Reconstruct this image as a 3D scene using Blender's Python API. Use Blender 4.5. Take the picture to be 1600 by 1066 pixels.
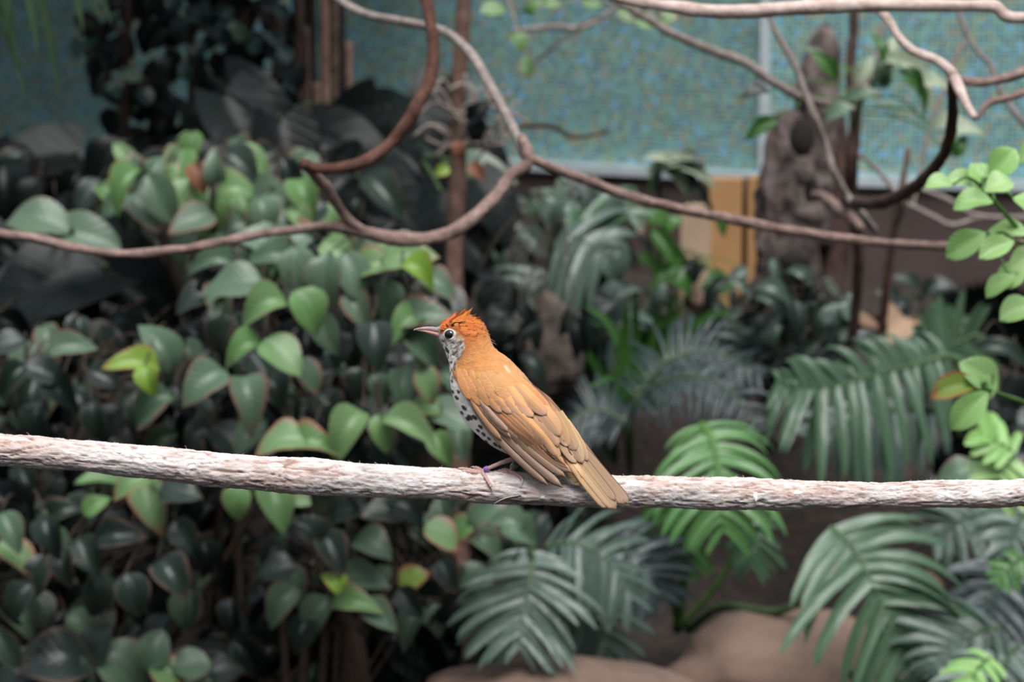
import bpy, math, random
from mathutils import Vector, Matrix, noise
from mathutils.bvhtree import BVHTree

for o in list(bpy.data.objects):
    bpy.data.objects.remove(o, do_unlink=True)
SC = bpy.context.scene
COL = SC.collection
rnd = random.Random(11)

# ------------------------------------------------------------------ camera
LENS = 97.3
FPX = 1600 * LENS / 36.0
PITCH = math.radians(8.1)
CAM = Vector((0, 0, 1.25))
FW = Vector((0, math.cos(PITCH), -math.sin(PITCH)))
UP = Vector((0, math.sin(PITCH), math.cos(PITCH)))
RT = Vector((1, 0, 0))
cam = bpy.data.cameras.new('camera')
cam.lens = LENS
cam.sensor_width = 36
cam.clip_end = 60
cam.dof.use_dof = True
cam.dof.focus_distance = 1.985
cam.dof.aperture_fstop = 11.0
camo = bpy.data.objects.new('camera', cam)
camo.location = CAM
camo.rotation_euler = (math.pi / 2 - PITCH, 0, 0)
COL.objects.link(camo)
SC.camera = camo

# ------------------------------------------------------------------ daylight (overcast sky through the glass roof)
world = bpy.data.worlds.new('World')
SC.world = world
world.use_nodes = True
wn = world.node_tree.nodes
wl = world.node_tree.links
wn.clear()
wo = wn.new('ShaderNodeOutputWorld')
wb = wn.new('ShaderNodeBackground')
wc = wn.new('ShaderNodeTexCoord')
ws = wn.new('ShaderNodeSeparateXYZ')
wr = wn.new('ShaderNodeValToRGB')
wr.color_ramp.elements[0].position = 0.0
wr.color_ramp.elements[0].color = (0.05, 0.055, 0.06, 1)
wr.color_ramp.elements[1].position = 1.0
wr.color_ramp.elements[1].color = (0.90, 1.0, 1.10, 1)
wl.new(wc.outputs['Generated'], ws.inputs[0])
wl.new(ws.outputs['Z'], wr.inputs[0])
wl.new(wr.outputs[0], wb.inputs[0])
wb.inputs[1].default_value = 1.0
wl.new(wb.outputs[0], wo.inputs[0])

sun = bpy.data.lights.new('daylight', 'SUN')
sun.energy = 4.0
sun.angle = math.radians(46)
sun.color = (1.0, 0.985, 0.96)
suno = bpy.data.objects.new('daylight', sun)
suno.rotation_euler = (math.radians(28), math.radians(8), 0)
suno.location = (0, 2, 6)
COL.objects.link(suno)

SC.view_settings.view_transform = 'Standard'
SC.view_settings.look = 'None'
SC.view_settings.gamma = 1
SC.view_settings.use_curve_mapping = False
SC.view_settings.exposure = 0.2


# ------------------------------------------------------------------ helpers
def P(px, py, d):
    return CAM + FW * d + RT * ((px - 800) / FPX * d) + UP * ((533 - py) / FPX * d)


def gz(x, y):
    """height of the soil"""
    t = min(1, max(0, (y - 4.9) / 1.5))
    z = 0.35 * t * t * (3 - 2 * t)
    return z + 0.02 * noise.noise((x * 3.1, y * 3.1, 0.3)) + 0.012 * noise.noise((x * 9, y * 9, 4.3))


def ground_pt(px, d):
    x = (px - 800) / FPX * d
    z = 0.0
    for _ in range(6):
        v = (z - CAM.z + d * math.sin(PITCH)) / math.cos(PITCH)
        y = d * math.cos(PITCH) + v * math.sin(PITCH)
        z = gz(x, y)
    return Vector((x, y, z))


def srgb(r, g, b):
    def f(c):
        c /= 255.0
        return c / 12.92 if c <= 0.04045 else ((c + 0.055) / 1.055) ** 2.4
    return (f(r), f(g), f(b), 1.0)


def tag(o, label=None, cat=None, group=None, kind=None):
    if label: o['label'] = label
    if cat: o['category'] = cat
    if group: o['group'] = group
    if kind: o['kind'] = kind
    return o


def empty(name, loc, label, cat, group=None):
    o = bpy.data.objects.new(name, None)
    o.location = loc
    o.empty_display_size = 0.02
    COL.objects.link(o)
    return tag(o, label, cat, group)


def wloc(o):
    v = Vector((0, 0, 0))
    while o is not None:
        v += o.location
        o = o.parent
    return v


class MB:
    def __init__(self):
        self.v = []
        self.f = []
        self.uv = []
        self.col = None

    def add(self, verts, faces, uvs=None):
        k = len(self.v)
        self.v += [Vector(p) for p in verts]
        self.f += [tuple(i + k for i in f) for f in faces]
        self.uv += list(uvs) if uvs else [(0.5, 0.5)] * len(verts)

    def grid(self, rows, close=False, uvs=None):
        n = len(rows[0])
        vs = [p for r in rows for p in r]
        fs = []
        for i in range(len(rows) - 1):
            for j in range(n - (0 if close else 1)):
                j2 = (j + 1) % n
                fs.append((i * n + j, i * n + j2, (i + 1) * n + j2, (i + 1) * n + j))
        self.add(vs, fs, uvs)

    def tube(self, pts, rad, seg=10, rough=0.0, freq=30.0, cap=True, seed=0.0):
        n = len(pts)
        rows = []
        uvs = []
        t0 = (pts[1] - pts[0]).normalized()
        ref = Vector((0, 0, 1)) if abs(t0.z) < 0.9 else Vector((1, 0, 0))
        nrm = (ref - t0 * ref.dot(t0)).normalized()
        acc = 0.0
        for i in range(n):
            t = (pts[min(i + 1, n - 1)] - pts[max(i - 1, 0)])
            t = t.normalized() if t.length > 1e-9 else t0
            nrm = (nrm - t * nrm.dot(t))
            nrm = nrm.normalized() if nrm.length > 1e-9 else t.orthogonal().normalized()
            b = t.cross(nrm)
            if i: acc += (pts[i] - pts[i - 1]).length
            row = []
            for k in range(seg):
                a = 2 * math.pi * k / seg
                dr = nrm * math.cos(a) + b * math.sin(a)
                r = rad[i]
                if rough:
                    q_ = pts[i] * freq + dr * 1.7 + Vector((seed, 0, 0))
                    r *= 1 + rough * (noise.noise(q_) + 0.5 * noise.noise(q_ * 2.7 + dr * 2.2))
                row.append(pts[i] + dr * r)
                uvs.append((acc, k / seg))
            rows.append(row)
        k0 = len(self.v)
        self.grid(rows, True, uvs)
        if cap:
            self.f.append(tuple(k0 + j for j in range(seg))[::-1])
            self.f.append(tuple(k0 + (n - 1) * seg + j for j in range(seg)))

    def mesh(self, name, origin=Vector((0, 0, 0)), smooth=True):
        me = bpy.data.meshes.new(name)
        me.from_pydata([tuple(p - origin) for p in self.v], [], self.f)
        ul = me.uv_layers.new(name='UVMap')
        li = [0] * len(me.loops)
        me.loops.foreach_get('vertex_index', li)
        flat = []
        for i in li:
            flat += [self.uv[i][0], self.uv[i][1]]
        ul.data.foreach_set('uv', flat)
        if self.col:
            ca = me.color_attributes.new('Col', 'FLOAT_COLOR', 'POINT')
            fl = []
            for c in self.col: fl += list(c[:3]) + [1.0]
            ca.data.foreach_set('color', fl)
        if smooth:
            me.polygons.foreach_set('use_smooth', [True] * len(me.polygons))
        me.update()
        return me

    def build(self, name, mat, parent=None, smooth=True, origin=None):
        if parent is not None:
            org = wloc(parent)
        else:
            org = origin if origin is not None else Vector((0, 0, 0))
        me = self.mesh(name, org, smooth)
        me.materials.append(mat)
        o = bpy.data.objects.new(name, me)
        COL.objects.link(o)
        if parent is not None:
            o.parent = parent
        else:
            o.location = org
        return o


def catmull(pts, sub):
    """smooth curve through tuples/vectors; linear extrapolated ends"""
    pts = [Vector(p) for p in pts]
    if len(pts) == 2:
        return [pts[0].lerp(pts[1], i / sub) for i in range(sub + 1)]
    q = [pts[0] * 2 - pts[1]] + pts + [pts[-1] * 2 - pts[-2]]
    out = []
    for i in range(1, len(q) - 2):
        p0, p1, p2, p3 = q[i - 1], q[i], q[i + 1], q[i + 2]
        for s in range(sub):
            t = s / sub
            out.append(0.5 * ((2 * p1) + (p2 - p0) * t + (2 * p0 - 5 * p1 + 4 * p2 - p3) * t * t + (3 * p1 - p0 - 3 * p2 + p3) * t ** 3))
    out.append(pts[-1])
    return out


def interp(vals, n):
    m = len(vals) - 1
    out = []
    for i in range(n):
        t = i / (n - 1) * m
        k = min(int(t), m - 1)
        out.append(vals[k] + (vals[k + 1] - vals[k]) * (t - k))
    return out


# ------------------------------------------------------------------ materials
def nt(name):
    m = bpy.data.materials.new(name)
    m.use_nodes = True
    n = m.node_tree.nodes
    l = m.node_tree.links
    b = n['Principled BSDF']
    return m, n, l, b


def mixc(n, l, fac, a, b, mode='MIX'):
    x = n.new('ShaderNodeMix')
    x.data_type = 'RGBA'
    x.blend_type = mode
    for sock, val in ((x.inputs[0], fac), (x.inputs[6], a), (x.inputs[7], b)):
        if isinstance(val, (int, float)): sock.default_value = val
        elif isinstance(val, tuple): sock.default_value = val
        else: l.new(val, sock)
    return x.outputs[2]


def math_(n, l, op, a, b=None, c=None):
    x = n.new('ShaderNodeMath')
    x.operation = op
    for i, val in enumerate((a, b, c)):
        if val is None: continue
        if isinstance(val, (int, float)): x.inputs[i].default_value = val
        else: l.new(val, x.inputs[i])
    return x.outputs[0]


def ramp(n, l, fac, stops, interp_='LINEAR'):
    r = n.new('ShaderNodeValToRGB')
    r.color_ramp.interpolation = interp_
    e = r.color_ramp.elements
    while len(e) < len(stops): e.new(0.5)
    for i, (p, c) in enumerate(stops):
        e[i].position = p
        e[i].color = c
    l.new(fac, r.inputs[0])
    return r.outputs[0]


def noise_(n, l, scale, detail=4, vec=None, rough=0.6, dist=0.0):
    x = n.new('ShaderNodeTexNoise')
    x.inputs['Scale'].default_value = scale
    x.inputs['Detail'].default_value = detail
    x.inputs['Roughness'].default_value = rough
    x.inputs['Distortion'].default_value = dist
    if vec is not None: l.new(vec, x.inputs['Vector'])
    return x.outputs['Fac']


def bump_(n, l, h, strength, dist, b):
    x = n.new('ShaderNodeBump')
    x.inputs['Strength'].default_value = strength
    x.inputs['Distance'].default_value = dist
    l.new(h, x.inputs['Height'])
    l.new(x.outputs[0], b.inputs['Normal'])


def leaf_mat(name, c1, c2, edge=0.0, edge_col=(150, 95, 70), rough=0.38, vein=0.6, freq=9.0, trans=0.18, spec=0.5, half=True):
    """leaf surface: side veins, midrib, some brown scorched margin; varies from leaf to leaf"""
    m, n, l, b = nt(name)
    uv = n.new('ShaderNodeUVMap')
    sp = n.new('ShaderNodeSeparateXYZ')
    l.new(uv.outputs[0], sp.inputs[0])
    u, v = sp.outputs[0], sp.outputs[1]
    av = math_(n, l, 'ABSOLUTE', math_(n, l, 'MULTIPLY_ADD', v, 2.0, -1.0))
    oi = n.new('ShaderNodeObjectInfo')
    tc = n.new('ShaderNodeTexCoord')
    ns = noise_(n, l, 3.0, 3, tc.outputs['Object'])
    f = math_(n, l, 'MULTIPLY_ADD', oi.outputs['Random'], 0.75, math_(n, l, 'MULTIPLY', ns, 0.35))
    f.node.use_clamp = True
    col = mixc(n, l, f, srgb(*c1), srgb(*c2))
    ph = math_(n, l, 'SUBTRACT', u, math_(n, l, 'MULTIPLY', av, 0.28))
    w = math_(n, l, 'SINE', math_(n, l, 'MULTIPLY', ph, freq * 6.283))
    w2 = math_(n, l, 'POWER', math_(n, l, 'MULTIPLY_ADD', w, 0.5, 0.5), 4.0)
    rib = math_(n, l, 'LESS_THAN', av, 0.07)
    vm = math_(n, l, 'MAXIMUM', math_(n, l, 'MULTIPLY', w2, 0.55), rib)
    dark = mixc(n, l, 1.0, col, (0.55, 0.62, 0.5, 1), 'MULTIPLY')
    col = mixc(n, l, math_(n, l, 'MULTIPLY', vm, vein), col, dark)
    if edge > 0:
        e1 = math_(n, l, 'MAXIMUM', av, math_(n, l, 'MULTIPLY_ADD', u, 1.25, -0.27))
        rr = math_(n, l, 'FRACT', math_(n, l, 'MULTIPLY', oi.outputs['Random'], 7.31))
        th = math_(n, l, 'MULTIPLY_ADD', ns, 0.55, e1)
        th = math_(n, l, 'MULTIPLY_ADD', rr, edge, th)
        em = n.new('ShaderNodeMapRange')
        em.inputs[1].default_value = 1.28
        em.inputs[2].default_value = 1.5
        l.new(th, em.inputs[0])
        col = mixc(n, l, em.outputs[0], col, srgb(*edge_col))
    l.new(col, b.inputs['Base Color'])
    b.inputs['Roughness'].default_value = rough
    b.inputs['Specular IOR Level'].default_value = spec
    bump_(n, l, math_(n, l, 'SUBTRACT', 1.0, vm), 0.35, 0.002, b)
    tr = n.new('ShaderNodeBsdfTranslucent')
    l.new(col, tr.inputs[0])
    mx = n.new('ShaderNodeMixShader')
    mx.inputs[0].default_value = trans
    l.new(b.outputs[0], mx.inputs[1])
    l.new(tr.outputs[0], mx.inputs[2])
    l.new(mx.outputs[0], n['Material Output'].inputs[0])
    return m


def bark_mat(name, c1, c2, c3, scale=40.0, stretch=0.25, rough=0.85, bs=0.6, bd=0.004):
    m, n, l, b = nt(name)
    tc = n.new('ShaderNodeTexCoord')
    a = noise_(n, l, scale, 6, tc.outputs['Object'], 0.65)
    c = noise_(n, l, scale * 0.22, 4, tc.outputs['Object'], 0.6)
    col = ramp(n, l, a, [(0.3, srgb(*c3)), (0.5, srgb(*c1)), (0.72, srgb(*c2))])
    col = mixc(n, l, math_(n, l, 'MULTIPLY', c, 0.55), col, srgb(*c1))
    l.new(col, b.inputs['Base Color'])
    b.inputs['Roughness'].default_value = rough
    b.inputs['Specular IOR Level'].default_value = 0.25
    bump_(n, l, a, bs, bd, b)
    return m


def plain_mat(name, c, rough=0.6, c2=None, scale=20.0, spec=0.4, metal=0.0, bs=0.0, bd=0.002):
    m, n, l, b = nt(name)
    tc = n.new('ShaderNodeTexCoord')
    a = noise_(n, l, scale, 5, tc.outputs['Object'])
    k2 = c2 or tuple(int(x * 0.86) for x in c)
    col = ramp(n, l, a, [(0.32, srgb(*k2)), (0.68, srgb(*c))])
    l.new(col, b.inputs['Base Color'])
    b.inputs['Roughness'].default_value = rough
    b.inputs['Specular IOR Level'].default_value = spec
    b.inputs['Metallic'].default_value = metal
    if bs: bump_(n, l, a, bs, bd, b)
    return m


def mosaic_mat():
    m, n, l, b = nt('glass_mosaic')
    uv = n.new('ShaderNodeUVMap')
    sc_ = n.new('ShaderNodeVectorMath')
    sc_.operation = 'SCALE'
    l.new(uv.outputs[0], sc_.inputs[0])
    sc_.inputs['Scale'].default_value = 1 / 0.0136
    fl = n.new('ShaderNodeVectorMath')
    fl.operation = 'FLOOR'
    l.new(sc_.outputs[0], fl.inputs[0])
    fr = n.new('ShaderNodeVectorMath')
    fr.operation = 'FRACTION'
    l.new(sc_.outputs[0], fr.inputs[0])
    wnz = n.new('ShaderNodeTexWhiteNoise')
    wnz.noise_dimensions = '2D'
    l.new(fl.outputs[0], wnz.inputs['Vector'])
    col = ramp(n, l, wnz.outputs['Value'], [
        (0.0, srgb(40, 104, 116)), (0.14, srgb(96, 164, 156)), (0.28, srgb(46, 130, 160)), (0.40, srgb(140, 142, 92)),
        (0.50, srgb(40, 104, 92)), (0.62, srgb(84, 160, 176)), (0.74, srgb(158, 126, 92)), (0.82, srgb(40, 96, 150)),
        (0.92, srgb(96, 186, 255)), (0.96, srgb(120, 190, 180))], 'CONSTANT')
    big = noise_(n, l, 2.2, 2, uv.outputs[0])
    col = mixc(n, l, math_(n, l, 'MULTIPLY_ADD', big, 0.25, 0.1), col, srgb(96, 146, 126))
    sx = n.new('ShaderNodeSeparateXYZ')
    l.new(fr.outputs[0], sx.inputs[0])
    def edge(s):
        return math_(n, l, 'GREATER_THAN', math_(n, l, 'ABSOLUTE', math_(n, l, 'SUBTRACT', s, 0.5)), 0.40)
    g = math_(n, l, 'MAXIMUM', edge(sx.outputs[0]), edge(sx.outputs[1]))
    col = mixc(n, l, g, col, srgb(166, 182, 172))
    l.new(col, b.inputs['Base Color'])
    rg = math_(n, l, 'MULTIPLY_ADD', g, 0.5, 0.3)
    l.new(rg, b.inputs['Roughness'])
    b.inputs['Specular IOR Level'].default_value = 0.45
    bump_(n, l, math_(n, l, 'SUBTRACT', 1.0, g), 0.5, 0.002, b)
    return m


def perch_mat():
    m, n, l, b = nt('perch_bark')
    tc = n.new('ShaderNodeTexCoord')
    mp = n.new('ShaderNodeMapping')
    mp.inputs['Scale'].default_value = (0.32, 1.0, 1.0)
    l.new(tc.outputs['Object'], mp.inputs[0])
    a = noise_(n, l, 260, 6, mp.outputs[0], 0.7, 0.6)
    c = noise_(n, l, 45, 4, mp.outputs[0], 0.6, 0.8)
    f = noise_(n, l, 1400, 3, mp.outputs[0], 0.7)
    at = n.new('ShaderNodeVertexColor')
    at.layer_name = 'Col'
    sp = n.new('ShaderNodeSeparateColor')
    l.new(at.outputs[0], sp.inputs[0])
    col = ramp(n, l, a, [(0.28, srgb(132, 106, 96)), (0.42, srgb(196, 174, 166)), (0.53, srgb(232, 222, 219)), (0.7, srgb(248, 246, 245))])
    pink = ramp(n, l, c, [(0.42, srgb(236, 230, 228)), (0.62, srgb(214, 176, 162))])
    col = mixc(n, l, 0.42, col, pink)
    crack = mixc(n, l, 1.0, col, srgb(164, 132, 120), 'MULTIPLY')
    col = mixc(n, l, sp.outputs[0], crack, col)
    grey = mixc(n, l, 0.6, col, srgb(176, 178, 176))
    col = mixc(n, l, ramp(n, l, noise_(n, l, 26, 3, tc.outputs['Object']), [(0.55, (0, 0, 0, 1)), (0.7, (1, 1, 1, 1))]), col, grey)
    col = mixc(n, l, math_(n, l, 'MULTIPLY', f, 0.2), col, srgb(150, 130, 122))
    l.new(col, b.inputs['Base Color'])
    b.inputs['Roughness'].default_value = 0.95
    b.inputs['Specular IOR Level'].default_value = 0.1
    h = math_(n, l, 'ADD', a, math_(n, l, 'MULTIPLY', f, 0.35))
    bump_(n, l, h, 0.9, 0.0016, b)
    return m


def plumage_mat():
    m, n, l, b = nt('plumage')
    at = n.new('ShaderNodeVertexColor')
    at.layer_name = 'Col'
    tc = n.new('ShaderNodeTexCoord')
    mp = n.new('ShaderNodeMapping')
    mp.inputs['Rotation'].default_value = (0, math.radians(45), 0)
    mp.inputs['Scale'].default_value = (0.25, 1, 1)
    l.new(tc.outputs['Object'], mp.inputs[0])
    a = noise_(n, l, 900, 4, mp.outputs[0], 0.6)
    c = noise_(n, l, 110, 3, mp.outputs[0], 0.6)
    k = math_(n, l, 'MULTIPLY_ADD', a, 0.5, math_(n, l, 'MULTIPLY_ADD', c, 0.35, 0.57))
    col = mixc(n, l, 1.0, at.outputs[0], k, 'MULTIPLY')
    l.new(col, b.inputs['Base Color'])
    b.inputs['Roughness'].default_value = 0.85
    b.inputs['Specular IOR Level'].default_value = 0.15
    b.inputs['Sheen Weight'].default_value = 0.15
    bump_(n, l, math_(n, l, 'ADD', a, c), 0.5, 0.0012, b)
    return m


def feather_mat():
    m, n, l, b = nt('flight_feather')
    oi = n.new('ShaderNodeObjectInfo')
    uv = n.new('ShaderNodeUVMap')
    sp = n.new('ShaderNodeSeparateXYZ')
    l.new(uv.outputs[0], sp.inputs[0])
    u, v = sp.outputs[0], sp.outputs[1]
    greyv = mixc(n, l, 0.62, oi.outputs['Color'], srgb(140, 112, 96))
    col = mixc(n, l, ramp(n, l, v, [(0.42, (0, 0, 0, 1)), (0.62, (1, 1, 1, 1))]), oi.outputs['Color'], greyv)
    grey2 = mixc(n, l, 0.45, col, srgb(176, 150, 134))
    col = mixc(n, l, ramp(n, l, u, [(0.55, (0, 0, 0, 1)), (0.95, (1, 1, 1, 1))]), col, grey2)
    dk = mixc(n, l, 1.0, col, srgb(120, 100, 90), 'MULTIPLY')
    col = mixc(n, l, ramp(n, l, v, [(0.88, (0, 0, 0, 1)), (0.97, (1, 1, 1, 1))]), col, dk)
    sh = math_(n, l, 'LESS_THAN', math_(n, l, 'ABSOLUTE', math_(n, l, 'SUBTRACT', v, 0.45)), 0.03)
    col = mixc(n, l, math_(n, l, 'MULTIPLY', sh, 0.5), col, srgb(150, 110, 80))
    av = math_(n, l, 'ABSOLUTE', math_(n, l, 'SUBTRACT', v, 0.45))
    br = math_(n, l, 'SINE', math_(n, l, 'MULTIPLY', math_(n, l, 'SUBTRACT', u, math_(n, l, 'MULTIPLY', av, 0.3)), 420.0))
    col = mixc(n, l, math_(n, l, 'MULTIPLY_ADD', br, 0.05, 0.05), col, srgb(110, 80, 60))
    l.new(col, b.inputs['Base Color'])
    b.inputs['Roughness'].default_value = 0.6
    b.inputs['Specular IOR Level'].default_value = 0.25
    bump_(n, l, br, 0.15, 0.0004, b)
    return m


M = {}
M['leaf_bright'] = leaf_mat('leaf_bright', (86, 126, 67), (116, 144, 99), 0.32, (143, 104, 83), 0.36)
M['leaf_mid'] = leaf_mat('leaf_mid', (69, 95, 71), (101, 122, 101), 0.30, (121, 94, 83), 0.34)
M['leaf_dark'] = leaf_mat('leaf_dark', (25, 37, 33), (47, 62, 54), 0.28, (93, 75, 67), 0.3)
M['leaf_yellow'] = leaf_mat('leaf_yellow', (111, 148, 51), (137, 159, 72), 0.36, (157, 112, 70), 0.36)
M['leaf_fresh'] = leaf_mat('leaf_fresh', (127, 175, 91), (164, 193, 131), 0.0, rough=0.34, vein=0.2)
M['leaf_orange'] = leaf_mat('leaf_orange', (142, 96, 64), (127, 79, 58), 0.0, rough=0.5)
M['leaf_shade_black'] = leaf_mat('leaf_shade_black', (11, 15, 14), (17, 23, 21), 0.0, rough=0.3, vein=0.4, trans=0.06, spec=0.18)  # near-black, so the deep shade between leaves is put into the colour
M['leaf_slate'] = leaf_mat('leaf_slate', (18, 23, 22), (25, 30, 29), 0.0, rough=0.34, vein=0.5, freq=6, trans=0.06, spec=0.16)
M['leaf_teal'] = leaf_mat('leaf_teal', (19, 40, 34), (46, 76, 68), 0.0, rough=0.3, trans=0.12)
M['philo'] = leaf_mat('philo_leaf', (56, 83, 60), (88, 115, 88), 0.0, rough=0.3, vein=0.15, freq=3, trans=0.14)
M['philo_bright'] = leaf_mat('philo_leaf_bright', (60, 105, 49), (88, 131, 74), 0.0, rough=0.3, vein=0.15, freq=3, trans=0.2)
M['philo_grey'] = leaf_mat('philo_leaf_grey', (62, 79, 71), (88, 105, 95), 0.0, rough=0.3, vein=0.15, freq=3, trans=0.1)
M['frond_blue'] = leaf_mat('frond_blue', (40, 51, 51), (58, 71, 72), 0.0, rough=0.34, vein=0.1, freq=3, trans=0.08)
M['grass_leaf'] = leaf_mat('grass_leaf', (42, 80, 32), (68, 111, 45), 0.0, rough=0.4, vein=0.1, freq=2, trans=0.2)
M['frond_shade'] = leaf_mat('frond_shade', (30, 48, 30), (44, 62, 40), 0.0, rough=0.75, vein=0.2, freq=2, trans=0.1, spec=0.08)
M['dry_leaf'] = leaf_mat('dry_leaf', (141, 109, 87), (163, 134, 111), 0.0, rough=0.7, vein=0.3, trans=0.1)
M['pale_leaf'] = leaf_mat('pale_leaf', (150, 160, 136), (128, 140, 116), 0.0, rough=0.5, vein=0.3, trans=0.1)
M['stem_green'] = plain_mat('stem_green', (84, 120, 52), 0.5, (60, 92, 42), 30)
M['stem_brown'] = plain_mat('stem_brown', (67, 53, 41), 0.8, (45, 34, 29), 60)
M['petiole_olive'] = plain_mat('petiole_olive', (74, 96, 56), 0.45, (50, 70, 46), 18)
M['vine'] = bark_mat('vine_bark', (129, 106, 99), (166, 142, 132), (84, 64, 58), 70)
M['vine_red'] = bark_mat('vine_bark_red', (84, 56, 47), (113, 82, 70), (50, 31, 27), 70)
M['vine_grey'] = bark_mat('vine_bark_grey', (134, 122, 116), (166, 154, 148), (96, 82, 76), 70)
M['vine_pale'] = bark_mat('vine_bark_pale', (196, 174, 165), (224, 207, 199), (147, 121, 110), 60)
M['vine_dark'] = bark_mat('vine_bark_dark', (70, 52, 46), (96, 74, 66), (42, 30, 28), 60)
M['trunk_brown'] = bark_mat('trunk_brown', (95, 72, 62), (129, 104, 91), (54, 39, 35), 40)
M['trunk_grey'] = bark_mat('trunk_grey', (88, 77, 74), (146, 130, 124), (32, 26, 26), 26, bs=1.0, bd=0.02)
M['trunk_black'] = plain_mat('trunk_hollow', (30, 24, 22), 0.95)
M['stalk'] = bark_mat('stalk_bark', (89, 71, 63), (120, 102, 92), (48, 36, 34), 30)
M['stalk_pale'] = bark_mat('stalk_pale_bark', (132, 104, 92), (160, 132, 118), (84, 60, 52), 30)
M['rock'] = plain_mat('rock', (126, 104, 92), 0.9, (98, 82, 74), 9, 0.2, 0, 0.5, 0.01)
M['rock_grey'] = plain_mat('rock_grey', (112, 98, 90), 0.9, (44, 42, 38), 16, 0.2, 0, 0.9, 0.02)
M['tile'] = mosaic_mat()
M['plaster'] = plain_mat('brown_wall', (84, 70, 68), 0.85, (72, 60, 58), 5)
M['metal'] = plain_mat('grey_metal', (192, 202, 206), 0.45, (176, 186, 190), 30, 0.5)
M['wood_pale'] = plain_mat('board_pale', (189, 165, 140), 0.7, (173, 147, 123), 6)
M['wood_tan'] = plain_mat('board_tan', (174, 133, 89), 0.7, (157, 116, 75), 8)
M['wood_gap'] = plain_mat('board_gap', (81, 58, 39), 0.8)


def soil_mat():
    m, n, l, b = nt('soil')
    tc = n.new('ShaderNodeTexCoord')
    a = noise_(n, l, 34, 6, tc.outputs['Object'], 0.7)
    c = noise_(n, l, 5, 3, tc.outputs['Object'])
    col = ramp(n, l, a, [(0.3, srgb(22, 17, 15)), (0.52, srgb(50, 38, 32)), (0.7, srgb(92, 70, 58))])
    col = mixc(n, l, math_(n, l, 'MULTIPLY', c, 0.7), col, srgb(36, 28, 24))
    l.new(col, b.inputs['Base Color'])
    b.inputs['Roughness'].default_value = 0.95
    bump_(n, l, a, 1.0, 0.02, b)
    return m


M['soil'] = soil_mat()
M['perch'] = perch_mat()
M['plumage'] = plumage_mat()
M['feather'] = feather_mat()

def soft_feather_mat():
    m, n, l, b = nt('soft_feather')
    oi = n.new('ShaderNodeObjectInfo')
    tc = n.new('ShaderNodeTexCoord')
    mp = n.new('ShaderNodeMapping')
    mp.inputs['Rotation'].default_value = (0, math.radians(45), 0)
    mp.inputs['Scale'].default_value = (0.25, 1, 1)
    l.new(tc.outputs['Object'], mp.inputs[0])
    a = noise_(n, l, 900, 4, mp.outputs[0], 0.6)
    k = math_(n, l, 'MULTIPLY_ADD', a, 0.5, 0.66)
    l.new(mixc(n, l, 1.0, oi.outputs['Color'], k, 'MULTIPLY'), b.inputs['Base Color'])
    b.inputs['Roughness'].default_value = 0.85
    b.inputs['Specular IOR Level'].default_value = 0.12
    bump_(n, l, a, 0.4, 0.0008, b)
    return m


M['soft_feather'] = soft_feather_mat()
M['dropping'] = plain_mat('dropping', (240, 240, 240), 0.6, (220, 222, 224), 300)
M['fibre'] = plain_mat('bark_fibre', (214, 196, 182), 0.9)
M['bill'] = plain_mat('bill_pink', (206, 158, 146), 0.4, (188, 134, 120), 200)
M['bill_dark'] = plain_mat('bill_upper', (176, 156, 158), 0.35, (140, 112, 108), 160)
M['eye_black'] = plain_mat('eye', (18, 12, 12), 0.05, (14, 9, 9), 50, 0.9)
M['eye_ring'] = plain_mat('eye_ring', (226, 223, 220), 0.95, (176, 172, 170), 1500, 0.1, 0, 0.8, 0.0006)
M['leg_pink'] = plain_mat('leg_skin', (198, 161, 155), 0.5, (167, 126, 121), 900, 0.4, 0, 0.4, 0.0004)
M['claw'] = plain_mat('claw', (206, 186, 168), 0.4, (180, 156, 140), 500)
M['band_purple'] = plain_mat('band_purple', (150, 96, 190), 0.4, (134, 82, 172), 500)
M['band_grey'] = plain_mat('band_metal', (150, 158, 156), 0.35, (120, 128, 126), 500, 0.6, 0.5)

#STRUCTURE
# ------------------------------------------------------------------ the setting
def ztrim_depth(py):
    return 0.618 / (0.1409 - 0.000229 * (533 - py))


ZT = 0.632
brk = []
for px, py in ((-3000, 239), (500, 239), (1192, 276), (3600, 348)):
    d = ztrim_depth(py)
    p = P(px, py, d)
    brk.append(Vector((p.x, p.y, 0)))

mb = MB()
rows = []
NX, NY = 150, 90
for j in range(NY + 1):
    y = 1.6 + j / NY * 8.0
    rows.append([Vector((-8 + 14 * i / NX, y, gz(-8 + 14 * i / NX, y))) for i in range(NX + 1)])
mb.grid(rows)
tag(mb.build('floor', M['soil']), 'dark brown soil of the planted bed', 'soil', kind='structure')


def panel_wall(name, a, b, z0, z1, th, mat, label):
    m = MB()
    t = (b - a)
    L = t.length
    t = t.normalized()
    nrm = Vector((t.y, -t.x, 0))
    if nrm.y > 0: nrm = -nrm
    q = [a, b, b - nrm * th, a - nrm * th]
    vs = [Vector((p.x, p.y, z0)) for p in q] + [Vector((p.x, p.y, z1)) for p in q]
    uv = [(0, z0), (L, z0), (L, z0), (0, z0), (0, z1), (L, z1), (L, z1), (0, z1)]
    off = rnd.random() * 3
    uv = [(x + off, y) for x, y in uv]
    m.add(vs, [(0, 1, 5, 4), (1, 2, 6, 5), (2, 3, 7, 6), (3, 0, 4, 7), (4, 5, 6, 7), (3, 2, 1, 0)], uv)
    return tag(m.build(name, mat, smooth=False), label, 'wall', kind='structure')


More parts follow.
